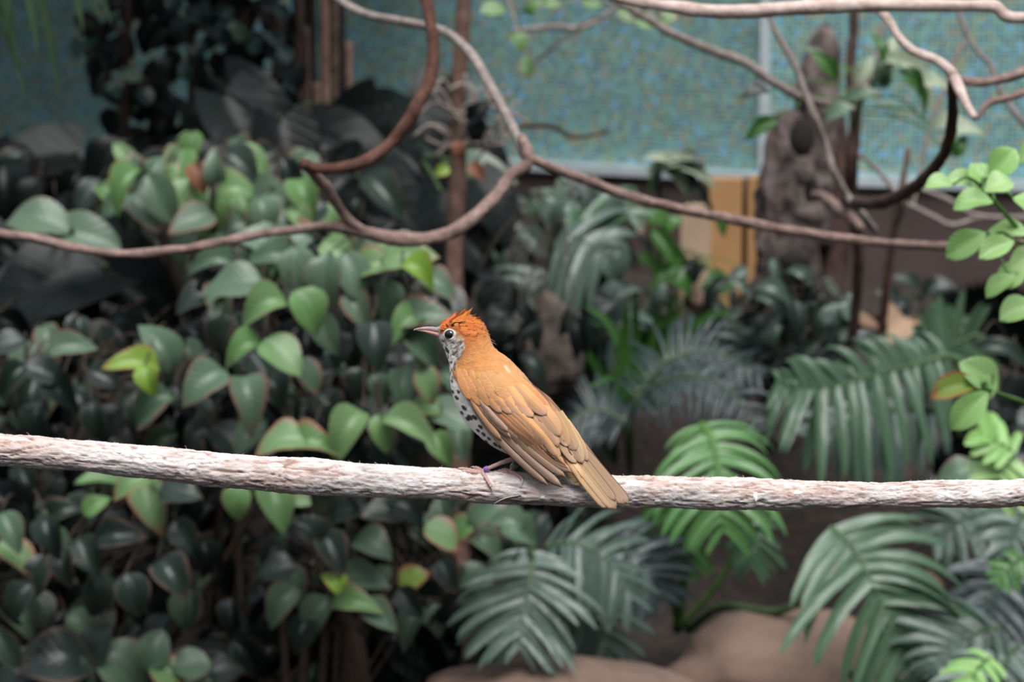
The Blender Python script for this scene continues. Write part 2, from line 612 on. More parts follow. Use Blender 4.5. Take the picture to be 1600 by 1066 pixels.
names = ('left', 'middle', 'right')
for i in range(3):
    a, b = brk[i], brk[i + 1]
    lab = ('dim left stretch', 'middle stretch', 'right stretch past the steel strip')[i]
    panel_wall('wall_' + names[i], a, b, ZT, 3.4, 0.08, M['tile'], 'blue-green glass mosaic wall, ' + lab)
    t = (b - a).normalized()
    nr = Vector((t.y, -t.x, 0))
    if nr.y > 0: nr = -nr
    panel_wall('wall_base_' + names[i], a + nr * 0.015, b + nr * 0.015, -0.1, ZT - 0.012, 0.08, M['plaster'], 'dark brown wall base below the mosaic, ' + lab)
    panel_wall('trim_%d' % (i + 1), a + nr * 0.035, b + nr * 0.035, ZT - 0.016, ZT + 0.012, 0.05, M['metal'], 'grey ledge trim under the mosaic, ' + lab)
m = MB()
c = brk[2]
w = 0.013
vs = []
for z in (ZT, 3.4):
    vs += [Vector((c.x - w, c.y - 0.016, z)), Vector((c.x + w, c.y - 0.026, z)), Vector((c.x + w, c.y + 0.03, z)), Vector((c.x - w, c.y + 0.03, z))]
m.add(vs, [(0, 1, 5, 4), (1, 2, 6, 5), (2, 3, 7, 6), (3, 0, 4, 7), (4, 5, 6, 7), (3, 2, 1, 0)])
tag(m.build('trim_4', M['metal'], smooth=False), 'upright grey steel strip between two mosaic panels', 'trim', kind='structure')

#PERCH
# ------------------------------------------------------------------ the perch
S = 2.0 / FPX          # one pixel at the bird's distance, in metres
D0 = 2.0
top = [(-900, 640), (-300, 664), (-100, 672), (0, 677), (100, 684), (200, 697), (300, 703), (400, 712), (500, 717), (600, 726), (700, 731), (800, 739), (900, 742), (950, 742), (1050, 745), (1200, 748), (1300, 752), (1400, 753), (1500, 751), (1600, 748), (1750, 744), (1900, 740), (2500, 722)]
bot = [(-900, 688), (-300, 712), (-100, 720), (0, 727), (100, 734), (200, 744), (300, 757), (400, 766), (500, 773), (600, 777), (700, 783), (800, 788), (900, 792), (950, 793), (1050, 795), (1200, 797), (1300, 796), (1400, 795), (1500, 796), (1600, 793), (1750, 790), (1900, 786), (2500, 768)]


def sst_(a, b, x):
    t = min(1, max(0, (x - a) / (b - a)))
    return t * t * (3 - 2 * t)


def ridged(p):
    return 1.0 - abs(noise.noise(p)) * 2.0


def perch_build():
    tp = catmull([(x, y, 0) for x, y in top], 1)
    N, K = 2260, 76
    mb = MB()
    rows = []
    cols = []
    def lin(tab, x):
        for (x0, y0), (x1, y1) in zip(tab, tab[1:]):
            if x <= x1:
                t = (x - x0) / (x1 - x0)
                return y0 + (y1 - y0) * t
        return tab[-1][1]
    def sm(tab, x):
        return sum(lin(tab, min(2499, max(-899, x + k))) for k in (-60, -30, 0, 30, 60)) / 5
    uvs = []
    for i in range(N + 1):
        x = -900 + 3400 * i / N
        yt, yb = sm(top, x), sm(bot, x)
        cy = (yt + yb) / 2
        r = (yb - yt) / 2
        row = []
        for k in range(K):
            a = 2 * math.pi * k / K
            ca, sa = math.cos(a), math.sin(a)
            # lengthwise bark plates, twisting slowly along the branch
            tw = a + x * 0.0016
            q = Vector((x * 0.009, math.cos(tw) * 1.6, math.sin(tw) * 1.6))
            lump = noise.noise(Vector((x * 0.012, math.cos(tw) * 0.8, math.sin(tw) * 0.8)) + Vector((3, 0, 0)))
            warp = noise.noise_vector(q * 1.3) * 0.55
            rg = ridged(q * 1.25 + warp)
            rg2 = ridged(Vector((x * 0.022, math.cos(tw) * 3.6, math.sin(tw) * 3.6)) + warp)
            fine = noise.fractal(Vector((x * 0.06, math.cos(tw) * 7, math.sin(tw) * 7)), 1.0, 2.0, 3)
            crack = max(0.0, rg - 0.78) / 0.22
            crack2 = max(0.0, rg2 - 0.80) / 0.2
            mk = sst_(-0.35, 0.3, noise.noise(Vector((x * 0.007, math.cos(tw), math.sin(tw))) + Vector((0, 7, 0))))
            crack *= 0.45 + 0.55 * mk
            crack2 *= 0.9 - 0.6 * mk
            fuzz = noise.noise(Vector((x * 0.35, math.cos(a) * 14, math.sin(a) * 14)))
            dr = 3.6 * lump - 3.4 * crack ** 1.2 - 1.6 * crack2 + 1.5 * fine + 0.6 * fuzz
            rr = r + dr
            row.append(P(x, cy - rr * ca, D0) - FW * (rr * sa * S))
            cols.append((max(0.0, 1 - 0.9 * crack - 0.45 * crack2), 0, 0))
            uvs.append((x, k / K))
        rows.append(row)
    mb.grid(rows, True, uvs)
    mb.col = cols
    return mb


pm = perch_build()
perch_origin = P(800, 764, D0)
perch = tag(pm.build('perch_branch', M['perch'], origin=perch_origin), 'pale pinkish rough-barked branch stretched level, the bird standing on it', 'branch')
pbvh = BVHTree.FromPolygons(pm.v, pm.f)


def on_perch(px, py):
    """first point of the perch seen through a pixel"""
    o = CAM
    d = (P(px, py, D0) - CAM).normalized()
    h = pbvh.ray_cast(o, d)
    return (h[0], h[1]) if h[0] is not None else (P(px, py, D0), -FW)


def blob_on_perch(name, px, py, rx, ry, mat, seed):
    p, nn = on_perch(px, py)
    t = RT
    bi = nn.cross(t).normalized()
    mb = MB()
    vs = [p + nn * 0.0007]
    K = 14
    r2 = random.Random(seed)
    for ring, (f, hgt) in enumerate(((0.55, 0.0006), (1.0, -0.0010))):
        for k in range(K):
            a = 2 * math.pi * k / K
            q = f * (0.8 + 0.4 * r2.random())
            vs.append(p + (t * math.cos(a) * rx * q + bi * math.sin(a) * ry * q) * S + nn * hgt)
    fs = [(0, 1 + k, 1 + (k + 1) % K) for k in range(K)] + [(1 + k, 1 + K + k, 1 + K + (k + 1) % K, 1 + (k + 1) % K) for k in range(K)]
    mb.add(vs, fs)
    o = mb.build(name, mat, perch)
    o['label'] = 'white bird dropping on the bark'
    return o


for i, (px, py, rx, ry) in enumerate(((186, 707, 6, 4), (1246, 772, 9, 5), (1180, 775, 4, 8), (1524, 772, 7, 7), (1028, 783, 7, 5), (300, 728, 7, 5), (430, 728, 16, 5), (848, 778, 5, 4))):
    blob_on_perch('dropping', px, py, rx, ry, M['dropping'], i)

mb = MB()
rf = random.Random(5)
for i in range(420):
    px = rf.uniform(-40, 1640)
    py = None
    a = rf.uniform(-1.5, 1.9)
    # a loose fibre anywhere on the facing half of the bark
    q = P(px, 745, D0)
    o = P(px, 765 + (px - 800) * 0.012, D0) 
    dirn = (UP * math.cos(a) - FW * math.sin(a)).normalized()
    h = pbvh.ray_cast(o + dirn * 0.08, -dirn)
    if h[0] is None: continue
    p, nn = h[0], h[1]
    L = rf.uniform(1.5, 7) * S
    d1 = (nn * rf.uniform(0.4, 1.0) + RT * rf.uniform(-1, 1)).normalized()
    d2 = (d1 + RT * rf.uniform(-1, 1) - UP * 0.3).normalized()
    mb.tube([p - nn * 0.0003, p + d1 * L * 0.5, p + d1 * L * 0.5 + d2 * L * 0.5], [0.00012, 0.0001, 0.00005], 3, cap=False)
mb.build('bark_fibres', M['fibre'], perch)['kind'] = 'stuff'
p, nn = on_perch(776, 778)
mb = MB()
pts = [on_perch(812, 774)[0] - FW * 0.0006, on_perch(795, 777)[0] - FW * 0.001, on_perch(783, 781)[0] - FW * 0.002, P(772, 787, D0 - 0.012)]
mb.tube(catmull(pts, 5), interp([0.0004, 0.0004, 0.0003, 0.0001], 16), 5, cap=False)
mb.build('frayed_strand', M['fibre'], perch)

#BIRD
# ------------------------------------------------------------------ the bird
base = P(770, 737, D0)
bird = empty('songbird', base, 'rufous-backed spotted songbird with raised crest, perched facing left on the pale branch', 'bird')
SHEAR = 0.27


def bw(px, py, h, shear=True):
    if shear: h = h + SHEAR * (px - 790)
    return P(px, py, D0) - FW * (h * S)


pairs = [  # throat/belly side, crown/back side, half depth
    ((683.5, 524), (685, 514), 4.5),
    ((686, 532), (690, 504), 12),
    ((691, 541), (703, 495), 18),
    ((696, 552), (730, 490), 24),
    ((700, 564), (755, 504), 28),
    ((702, 579), (765, 526), 32),
    ((703, 598), (774, 545), 39),
    ((707, 620), (797, 562), 47),
    ((715, 640), (824, 591), 54),
    ((728, 661), (846, 625), 56),
    ((747, 681), (864, 655), 54),
    ((770, 698), (878, 681), 46),
    ((798, 712), (890, 703), 36),
    ((830, 722), (900, 718), 25),
    ((862, 735), (912, 738), 15),
    ((890, 756), (924, 760), 6),
]


def lerp(a, b, t): return a + (b - a) * t


def mix3(a, b, t):
    t = min(1, max(0, t))
    return tuple(a[i] + (b[i] - a[i]) * t for i in range(3))


def sst(a, b, x):
    t = min(1, max(0, (x - a) / (b - a)))
    return t * t * (3 - 2 * t)


C_CROWN = srgb(180, 98, 50)[:3]
C_NAPE = srgb(200, 136, 80)[:3]
C_MANT = srgb(206, 150, 100)[:3]
C_RUMP = srgb(204, 168, 124)[:3]
C_WHITE = srgb(244, 240, 234)[:3]
C_FACE = srgb(196, 186, 177)[:3]
C_DARK = srgb(48, 38, 34)[:3]
C_STREAK = srgb(84, 72, 66)[:3]
spots = [(713.6, 621.8, 1.0), (725.5, 637.5, 1.3), (734.7, 652, 1.3), (730.7, 654.6, 1.0), (742, 652, 1.25), (751, 666.4, 1.1), (747, 672.3, 0.9), (755.7, 678.3, 1.0), (764.2, 684.8, 0.9), (774, 694, 1.0), (780.6, 697.3, 0.9), (721.5, 645.4, 0.9), (707, 612.5, 0.9), (705.1, 582.3, 0.9), (703, 568, 0.9), (706, 596, 0.7), (716, 612, 0.8), (709, 575, 0.8), (760, 690, 0.8)]


def body_color(px, py, h, phi, s):
    """phi: 0 on the back's midline, pi on the belly's"""
    ap = abs((phi + math.pi) % (2 * math.pi) - math.pi)
    # upperparts from crown to rump
    c = mix3(C_CROWN, C_NAPE, sst(3.4, 5.6, s))
    c = mix3(c, C_MANT, sst(6.0, 8.0, s))
    c = mix3(c, C_RUMP, sst(10.6, 12.2, s))
    n1 = noise.noise((px * 0.11, py * 0.11, h * 0.05))
    c = mix3(c, tuple(k * 0.78 for k in c), 0.5 + 0.6 * n1)
    lx = 0.62 * (py - 570) - 0.78 * (px - 787)      # pale parting where the shoulder feathers meet the back
    ly = 0.78 * (py - 570) + 0.62 * (px - 787)
    if h > 0: c = mix3(c, srgb(226, 200, 176)[:3], (1 - sst(0.6, 3.2, abs(lx + 2 * noise.noise((ly * 0.1, 0, 5))))) * sst(-2, 6, ly) * (1 - sst(55, 75, ly)) * 0.6)
    # underparts
    edge = 1.62 + 0.75 * (1 - sst(5.4, 7.4, s)) + 0.10 * noise.noise((px * 0.2, py * 0.2, 3))
    und = sst(edge - 0.12, edge + 0.18, ap) * sst(4.6, 6.2, s)
    wh = mix3(C_WHITE, srgb(206, 198, 190)[:3], sst(9, 12, s))
    und_c = wh
    if h > -6:
        for sx, sy, k in spots:
            dx, dy = px - sx, py - sy
            a = dx * 0.70 + dy * 0.72
            b_ = -dx * 0.72 + dy * 0.70
            q = (a / (4.4 * k)) ** 2 + (b_ / (2.5 * k)) ** 2 + 0.35 * noise.noise((px * 0.7, py * 0.7, 1))
            und_c = mix3(und_c, C_DARK, 1 - sst(0.7, 1.25, q))
    else:
        cell = noise.noise((s * 5.2, phi * 6.5, 9))
        und_c = mix3(und_c, C_DARK, sst(0.32, 0.45, cell) * sst(11.5, 9.5, s))
    c = mix3(c, und_c, und)
    # buffy grey face streaked with brown, reaching back under the ear
    e = ((px - 703) / 23.0) ** 2 + ((py - 541) / 25.0) ** 2
    face = 1 - sst(0.75, 1.15, e + 0.3 * noise.noise((px * 0.15, py * 0.15, 7)))
    if s < 1.0: face = max(face, sst(1.2, 0.4, s) * (1 if py > 512 else 0.25))
    al, ac = px * 0.80 + py * -0.60, px * 0.60 + py * 0.80      # streaks sweep back from the bill
    st = noise.noise((al * 0.10, ac * 0.62, 1)) + 0.5 * noise.noise((al * 0.3, ac * 0.9, 5))
    fc = mix3(C_FACE, C_STREAK, sst(-0.22, 0.2, st) * sst(526, 534, py) * 0.95)
    fc = mix3(fc, C_STREAK, (1 - sst(1.5, 3.5, abs(py - 524 + (px - 716) * 0.1))) * sst(710, 714, px) * 0.8)   # line behind the eye
    fc = mix3(fc, srgb(150, 130, 118)[:3], (1 - sst(1.5, 5, abs(py - 519))) * (1 - sst(690, 695, px)) * 0.8)   # lores
    if py < 531 and px > 712: fc = mix3(fc, srgb(186, 140, 90)[:3], 0.6)
    c = mix3(c, fc, face)
    thr = sst(1.9, 2.35, ap) * sst(1.2, 2.0, s) * (1 - sst(5.2, 6.4, s))
    st2 = noise.noise((phi * 3.4, s * 1.6, 2)) + 0.4 * noise.noise((phi * 8, s * 5, 4))
    c = mix3(c, mix3(C_WHITE, C_DARK, sst(-0.02, 0.22, st2)), thr * 0.9)
    return c


NS, NK = 270, 128
Ls = catmull([(p[0][0], p[0][1], p[2]) for p in pairs], 18)
Rs = catmull([(p[1][0], p[1][1], p[2]) for p in pairs], 18)
body_px = []
bm_ = MB()
rows = []
cols = []
for i in range(len(Ls)):
    s = i / 18.0
    l_, r_ = Ls[i], Rs[i]
    cx, cy = (l_.x + r_.x) / 2, (l_.y + r_.y) / 2
    ex, ey = (r_.x - l_.x) / 2, (r_.y - l_.y) / 2
    dep = l_.z
    roll = lerp(0.10, 0.42, sst(3, 8, s))
    row = []
    for k in range(NK):
        a = 2 * math.pi * k / NK
        ca, sa = math.cos(a), math.sin(a)
        px = cx + ex * ca
        py = cy + ey * ca
        h = dep * sa * (1 + (0.10 * sst(5.5, 7, s) * (1 - sst(10.5, 12, s)) if sa > 0 else 0))
        # soft plumage relief
        f = 0.9 * noise.noise((px * 0.16, py * 0.16, h * 0.16)) + 0.45 * noise.noise((px * 0.5, py * 0.35, h * 0.4))
        f *= sst(0.2, 2.0, s)
        px += ca * f * ex / max(1, math.hypot(ex, ey))
        py += ca * f * ey / max(1, math.hypot(ex, ey))
        h += sa * f
        body_px.append((px, py, h))
        row.append(bw(px, py, h))
        cols.append(body_color(px, py, h, a - roll, s))
    rows.append(row)
bm_.grid(rows, True)
k0 = (len(rows) - 1) * NK
bm_.f.append(tuple(range(NK))[::-1])
bm_.f.append(tuple(k0 + j for j in range(NK)))
bm_.col = cols
body = bm_.build('body', M['plumage'], bird)
bvh = BVHTree.FromPolygons([Vector(p) for p in body_px], bm_.f)


def hbody(px, py, side=1):
    r = bvh.ray_cast(Vector((px, py, 400 * side)), Vector((0, 0, -side)))
    return r[0].z if r[0] is not None else None


AX, AY, BX, BY = 722, 588, 900, 760
ALEN = math.hypot(BX - AX, BY - AY)


def hwing(px, py):
    ux, uy = (BX - AX) / ALEN, (BY - AY) / ALEN
    s = ((px - AX) * ux + (py - AY) * uy) / ALEN
    r = ((px - AX) * uy - (py - AY) * ux)
    pts = [(-0.3, 34), (0.0, 46), (0.2, 56), (0.4, 57), (0.6, 47), (0.8, 32), (1.0, 18), (1.3, 8), (2, 4)]
    hm = pts[-1][1]
    for (a, va), (b, vb) in zip(pts, pts[1:]):
        if s <= b:
            hm = va + (vb - va) * max(0, (s - a) / (b - a))
            break
    h = hm - 0.0042 * r * r
    hb = hbody(px, py)
    return max(h, (hb + 0.6) if hb is not None else -99)


def Z1(X, Y): return (620 + X / 3.045, 460 + Y / 3.045)


def feather(name, root, ctrl, tip, width, color, layer, surf=hwing, parent=None, lift=1.5, point=0.8, conv=1.3, flip=False, nu=16, nv=8, mat=None, taper0=0.45, sink=0.0, label=None):
    """one folded feather laid over a surface; coordinates in pixels at the bird, width in pixels"""
    mb = MB()
    rows = []
    uvs = []
    for i in range(nu + 1):
        u = i / nu
        bx = (1 - u) ** 2 * root[0] + 2 * u * (1 - u) * ctrl[0] + u * u * tip[0]
        by = (1 - u) ** 2 * root[1] + 2 * u * (1 - u) * ctrl[1] + u * u * tip[1]
        tx = 2 * (1 - u) * (ctrl[0] - root[0]) + 2 * u * (tip[0] - ctrl[0])
        ty = 2 * (1 - u) * (ctrl[1] - root[1]) + 2 * u * (tip[1] - ctrl[1])
        tl = math.hypot(tx, ty) or 1
        nx, ny = -ty / tl, tx / tl
        w = width * 0.5 * (taper0 + (1 - taper0) * min(1, u / 0.35))
        if u > point:
            q = (u - point) / (1 - point)
            w *= max(0.03, math.sqrt(max(0, 1 - q * q)) * (1 - 0.12 * q))
        row = []
        for j in range(nv + 1):
            v = j / nv * 2 - 1
            x, y = bx + nx * w * v, by + ny * w * v
            h = surf(x, y) + layer + lift * u + conv * (1 - v * v) - conv - sink * max(0.0, 1 - u / 0.6) ** 1.5
            row.append(bw(x, y, h))
            vv = (v + 1) / 2
            uvs.append((u, 1 - vv if flip else vv))
        rows.append(row)
    # underside
    n_rows = len(rows)
    mb.grid(rows, False, uvs)
    mb.grid([[p + FW * 0.45 * S for p in r] for r in rows], False, uvs)
    nvv = nv + 1
    off = n_rows * nvv
    for i in range(nu):
        a, b = i * nvv, (i + 1) * nvv
        mb.f.append((a, b, b + off, a + off))
        a, b = i * nvv + nv, (i + 1) * nvv + nv
        mb.f.append((b, a, a + off, b + off))
    for j in range(nv):
        a = nu * nvv + j
        mb.f.append((a, a + 1, a + 1 + off, a + off))
    o = mb.build(name, mat or M['feather'], parent or bird)
    o.color = color
    if label: o['label'] = label
    return o


def zf(name, root, ctrl, tip, width, color, layer, **kw):
    return feather(name, Z1(*root), Z1(*ctrl), Z1(*tip), width / 3.045, srgb(*color), layer, **kw)


near = bpy.data.objects.new('folded_wing', None)
COL.objects.link(near)
near.parent = bird
near['label'] = 'folded wing nearest the viewer, buffy brown feathers'
ORG = (222, 148, 88)
GRY = (196, 166, 146)
# primaries, the lowest and longest
zf('primary_feather', (340, 490), (455, 690), (722, 906), 34, (200, 166, 144), 0.5, parent=near, point=0.86)
zf('primary_feather', (380, 500), (520, 700), (786, 912), 42, (202, 170, 148), 1.1, parent=near, point=0.88)
zf('primary_feather', (410, 520), (575, 705), (800, 862), 44, (206, 164, 132), 1.7, parent=near, point=0.88)
zf('primary_feather', (430, 520), (600, 690), (830, 842), 46, (208, 162, 128), 2.3, parent=near, point=0.86)
# secondaries, warm outer edges
for i, (r, c, t) in enumerate((((440, 520), (600, 670), (812, 822)), ((455, 515), (620, 655), (800, 806)), ((470, 510), (630, 640), (785, 795)), ((490, 505), (645, 625), (772, 784)), ((510, 500), (655, 608), (762, 772)))):
    zf('secondary_feather', r, c, t, 42, (226 - 2 * i, 150 + 2 * i, 92 + 3 * i), 2.9 + 0.6 * i, parent=near, point=0.85)
# tertials
zf('tertial_feather', (530, 500), (665, 595), (776, 782), 56, (206, 160, 122), 3.6, parent=near, point=0.8, sink=7)
zf('tertial_feather', (555, 485), (690, 575), (765, 722), 64, (210, 158, 114), 4.1, parent=near, point=0.8, sink=8)
zf('tertial_feather', (590, 470), (700, 545), (776, 672), 84, (212, 158, 110), 4.6, parent=near, point=0.72, sink=9)
# primary coverts and alula
zf('primary_covert', (345, 480), (400, 580), (500, 690), 30, (214, 158, 116), 3.0, parent=near)
zf('primary_covert', (370, 490), (430, 580), (545, 680), 30, (198, 158, 132), 3.6, parent=near)
zf('alula_feather', (395, 500), (430, 560), (530, 650), 34, (188, 152, 134), 4.6, parent=near)
# greater coverts
for i, (r, t, w) in enumerate((((395, 410), (500, 560), 44), ((425, 400), (545, 565), 48), ((460, 395), (592, 572), 52), ((500, 395), (650, 580), 58), ((545, 395), (712, 570), 66))):
    mid = ((r[0] + t[0]) / 2 - 12, (r[1] + t[1]) / 2 + 12)
    zf('greater_covert', r, mid, t, w, (220, 152 + i, 94 + 2 * i), 4.6 + 0.3 * i, parent=near, point=0.72, lift=0.6, sink=6, conv=0.8)
# median and lesser coverts, in rows
for i, (r, t, w) in enumerate((((290, 350), (352, 500), 40), ((315, 355), (400, 528), 44), ((350, 360), (445, 530), 48), ((385, 350), (490, 520), 52), ((425, 345), (540, 505), 58))):
    mid = ((r[0] + t[0]) / 2 - 10, (r[1] + t[1]) / 2 + 10)
    zf('median_covert', r, mid, t, w, (198, 138 + 2 * i, 92 + 2 * i), 4.0 + 0.2 * i, parent=near, point=0.6, lift=0.4, sink=7, conv=0.5, mat=M['soft_feather'])
rl = random.Random(3)
def hmant(px, py):
    hb = hbody(px, py)
    return hb + 0.5 if hb is not None else hwing(px, py)


for i in range(6):
    x = 288 + i * 30
    y = 388 + i * 4
    zf('lesser_covert', (x - 16, y - 60), (x - 2, y - 10), (x + 26, y + 40), 46, (202 + rl.randint(-8, 8), 142 + rl.randint(-6, 8), 94 + rl.randint(-6, 8)), 0.9, parent=near, point=0.5, lift=0.8, nu=12, nv=8, taper0=0.4, sink=5, conv=0.4, surf=hmant, mat=M['soft_feather'])


# long scapulars draped over the wing root
for i, (r, t, w) in enumerate((((430, 350), (566, 492), 80), ((475, 350), (640, 520), 84), ((520, 370), (700, 522), 76), ((560, 400), (738, 552), 60))):
    mid = ((r[0] + t[0]) / 2 - 8, (r[1] + t[1]) / 2 + 8)
    zf('scapular_feather', r, mid, t, w, (206, 150 - i, 100), 2.2 + 0.2 * i, parent=near, point=0.5, lift=0.6, nu=14, nv=8, taper0=0.35, sink=9, conv=0.3, surf=hwing, mat=M['soft_feather'])

# far wing, showing past the back
far = bpy.data.objects.new('folded_wing', None)
COL.objects.link(far)
far.parent = bird
far['label'] = 'far folded wing edge showing beyond the back'


def hfar(px, py):
    ux, uy = (BX - AX) / ALEN, (BY - AY) / ALEN
    s = ((px - AX) * ux + (py - AY) * uy) / ALEN
    r = ((px - AX) * uy - (py - AY) * ux)
    hb = hbody(px, py)
    base_h = -2 - 22 * sst(28, 62, r)
    return max(base_h, hb + 0.5) if hb is not None else base_h


for (r, c, t, w, col, ly) in (((705, 520), (800, 650), (952, 807), 34, (196, 164, 146), 0.4), ((700, 500), (790, 620), (905, 760), 34, (204, 168, 144), 1.0), ((690, 480), (770, 590), (868, 715), 36, (208, 170, 142), 1.6),
                              ((640, 430), (735, 535), (830, 648), 54, (216, 160, 116), 2.6), ((590, 400), (680, 490), (785, 600), 54, (220, 158, 108), 3.4), ((550, 370), (630, 440), (735, 560), 54, (222, 154, 98), 4.2)):
    zf('far_wing_feather', r, c, t, w, col, ly, parent=far, surf=hfar, point=0.8, flip=True, taper0=0.15, sink=9)
# the outer face of the far wing: a second set of feathers laid on the hidden flank


def hback(px, py):
    hb = hbody(px, py, -1)
    return (hb if hb is not None else -hwing(px, py) * 0.6)


for i, (r, c, t, w) in enumerate((((340, 490), (455, 690), (722, 880), 60), ((400, 470), (560, 640), (800, 850), 70), ((460, 440), (620, 600), (830, 800), 80), ((520, 420), (680, 560), (850, 740), 80), ((420, 380), (560, 480), (720, 640), 110), ((380, 330), (480, 420), (620, 560), 120))):
    zf('flank_wing_feather', r, c, t, w, (214, 154, 104), -2.5 - 0.8 * i, parent=far, surf=hback, lift=-1.0, conv=-1.0)

# tail
tail = bpy.data.objects.new('tail', None)
COL.objects.link(tail)
tail.parent = bird
tail['label'] = 'short straight buff tail'


def htail(px, py):
    t = (px - 860) / 100.0
    hb = hbody(px, py)
    b = 10 - 2 * t
    return max(b, hb + 0.5) if (hb is not None and px < 905) else b


TC = (230, 190, 148)
for (r, c, t, w, col, ly, pt) in (((850, 660), (960, 830), (1060, 985), 44, (218, 174, 132), 0.0, 0.86), ((830, 670), (955, 830), (1096, 987), 56, (224, 184, 142), 0.8, 0.86), ((820, 680), (940, 840), (1075, 990), 50, (218, 176, 134), 1.5, 0.88),
                                  ((770, 700), (870, 870), (1004, 1010), 52, (230, 186, 138), 1.6, 0.9), ((790, 690), (900, 850), (1038, 1013), 66, TC, 2.5, 0.88), ((800, 680), (925, 830), (1034, 975), 40, (216, 178, 136), 3.2, 0.9)):
    zf('tail_feather', r, c, t, w, col, ly, parent=tail, surf=htail, point=pt, lift=0.5, flip=True, conv=1.0)
for (r, c, t, w, col, ly) in (((740, 590), (790, 690), (850, 800), 78, (204, 168, 126), 4.2), ((775, 590), (830, 690), (880, 800), 70, (208, 172, 130), 4.8), ((760, 560), (800, 650), (850, 740), 80, (204, 166, 122), 5.4), ((800, 600), (850, 690), (905, 790), 56, (200, 164, 124), 4.0), ((740, 560), (770, 640), (815, 720), 70, (202, 160, 114), 6.0)):
    zf('tail_covert', r, c, t, w, col, ly, parent=tail, surf=htail, point=0.6, lift=0.4, taper0=0.7, conv=0.8)

# crest: spiky rufous crown feathers


def Z2(X, Y): return (640 + X / 8.88, 470 + Y / 8.88)


crest = bpy.data.objects.new('crest', None)
COL.objects.link(crest)
crest.parent = bird
crest['label'] = 'raised spiky rufous crown feathers'


def hhead(px, py):
    hb = hbody(px, py)
    return hb if hb is not None else 0.0


rc = random.Random(8)


def spike(root, tip, w, col, h0, h1):
    """one narrow pointed crown feather rising off the head"""
    r, t = Vector((root[0], root[1], h0)), Vector((tip[0], tip[1], h1))
    d = t - r
    side = Vector((-d.y, d.x, 0)).normalized()
    mb = MB()
    rows = []
    uvs = []
    nu, nv = 8, 4
    sag = Vector((d.y, -d.x, 0)).normalized() * (-0.08 * d.length) if d.length else Vector((0, 0, 0))
    for i in range(nu + 1):
        u = i / nu
        c = r + d * u + sag * math.sin(math.pi * u)
        ww = w * 0.5 * (0.7 + 0.6 * math.sin(math.pi * min(1, u * 1.1))) * (1 - u ** 3) + 0.05
        row = []
        for j in range(nv + 1):
            v = j / nv * 2 - 1
            q = c + side * (ww * v)
            row.append(bw(q.x, q.y, q.z + 1.0 * (1 - v * v)))
            uvs.append((u, (v + 1) / 2))
        rows.append(row)
    mb.grid(rows, False, uvs)
    mb.grid([[p + FW * 0.6 * S for p in q] for q in rows], False, uvs)
    o = mb.build('crest_feather', M['soft_feather'], crest)
    o.color = srgb(*col)


tips = [((425, 390), (560, 240)), ((440, 380), (640, 150)), ((470, 350), (700, 128)), ((520, 330), (745, 150)), ((560, 300), (785, 108)), ((600, 300), (872, 98)), ((640, 290), (850, 150)), ((670, 290), (905, 190)),
        ((700, 280), (972, 226)), ((730, 300), (985, 262)), ((760, 320), (1010, 292)), ((790, 340), (1035, 330)), ((820, 360), (1058, 372)), ((850, 390), (1078, 420)), ((870, 420), (1098, 470)), ((890, 460), (1100, 520)), ((900, 500), (1112, 560))]
more = []
for (r0, t0), (r1, t1) in zip(tips, tips[1:]):
    more += [(r0, t0), (((r0[0] + r1[0]) / 2 + 20, (r0[1] + r1[1]) / 2 + 10), ((t0[0] + t1[0]) / 2 - 30, (t0[1] + t1[1]) / 2 + 22))]
for (r, t) in more + tips[-1:]:
    for k, (hh, sc_) in enumerate(((15, 0.82), (9, 1.0), (2, 0.97), (-6, 0.95), (-13, 0.8))):
        rr, tt = Z2(*r), Z2(*t)
        sc_ *= 1.0 if t[0] < 900 else 1.09
        tt = (rr[0] + (tt[0] - rr[0]) * sc_ + rc.uniform(-1, 1), rr[1] + (tt[1] - rr[1]) * sc_ + rc.uniform(-1, 1))
        dk = rc.choice((1, 1, 1, 0.92, 0.6))
        spike(rr, tt, 8.0, (int((204 + rc.randint(-14, 14)) * dk), int((112 + rc.randint(-12, 14)) * dk), int((56 + rc.randint(-8, 14)) * dk)), hh + 3, hh * 0.55)
for i in range(60):       # side of the crown, lying on the head
    X = rc.uniform(430, 980)
    Y = rc.uniform(270, 480) if X > 620 else rc.uniform(300, 372)
    if X < 700 and Y > 350: continue
    p0 = Z2(X, Y)
    p1 = Z2(X + 120 + rc.uniform(-20, 30), Y - 50 + (X - 430) * 0.17)
    h0, h1 = hhead(*p0), hhead(*p1)
    dk = 0.3 if rc.random() < 0.10 and X < 760 else 1
    spike(p0, p1, 7.0, (int((206 + rc.randint(-12, 12)) * dk), int((118 + rc.randint(-10, 18)) * dk), int((60 + rc.randint(-8, 14)) * dk)), h0 + 0.3, max(h1, h0 * 0.4) + 1.0)
for k, (X, Y) in enumerate(((1110, 560), (1130, 600))):
    a, b = Z2(X - 40, Y - 40), Z2(X + 80, Y + 10)
    mb = MB()
    mb.tube([bw(a[0], a[1], 0), bw((a[0] + b[0]) / 2, (a[1] + b[1]) / 2 - 1, 2), bw(b[0], b[1], 3)], [0.0002, 0.00015, 0.00005], 4, cap=False)
    mb.build('nape_bristle', M['bill_dark'], crest)


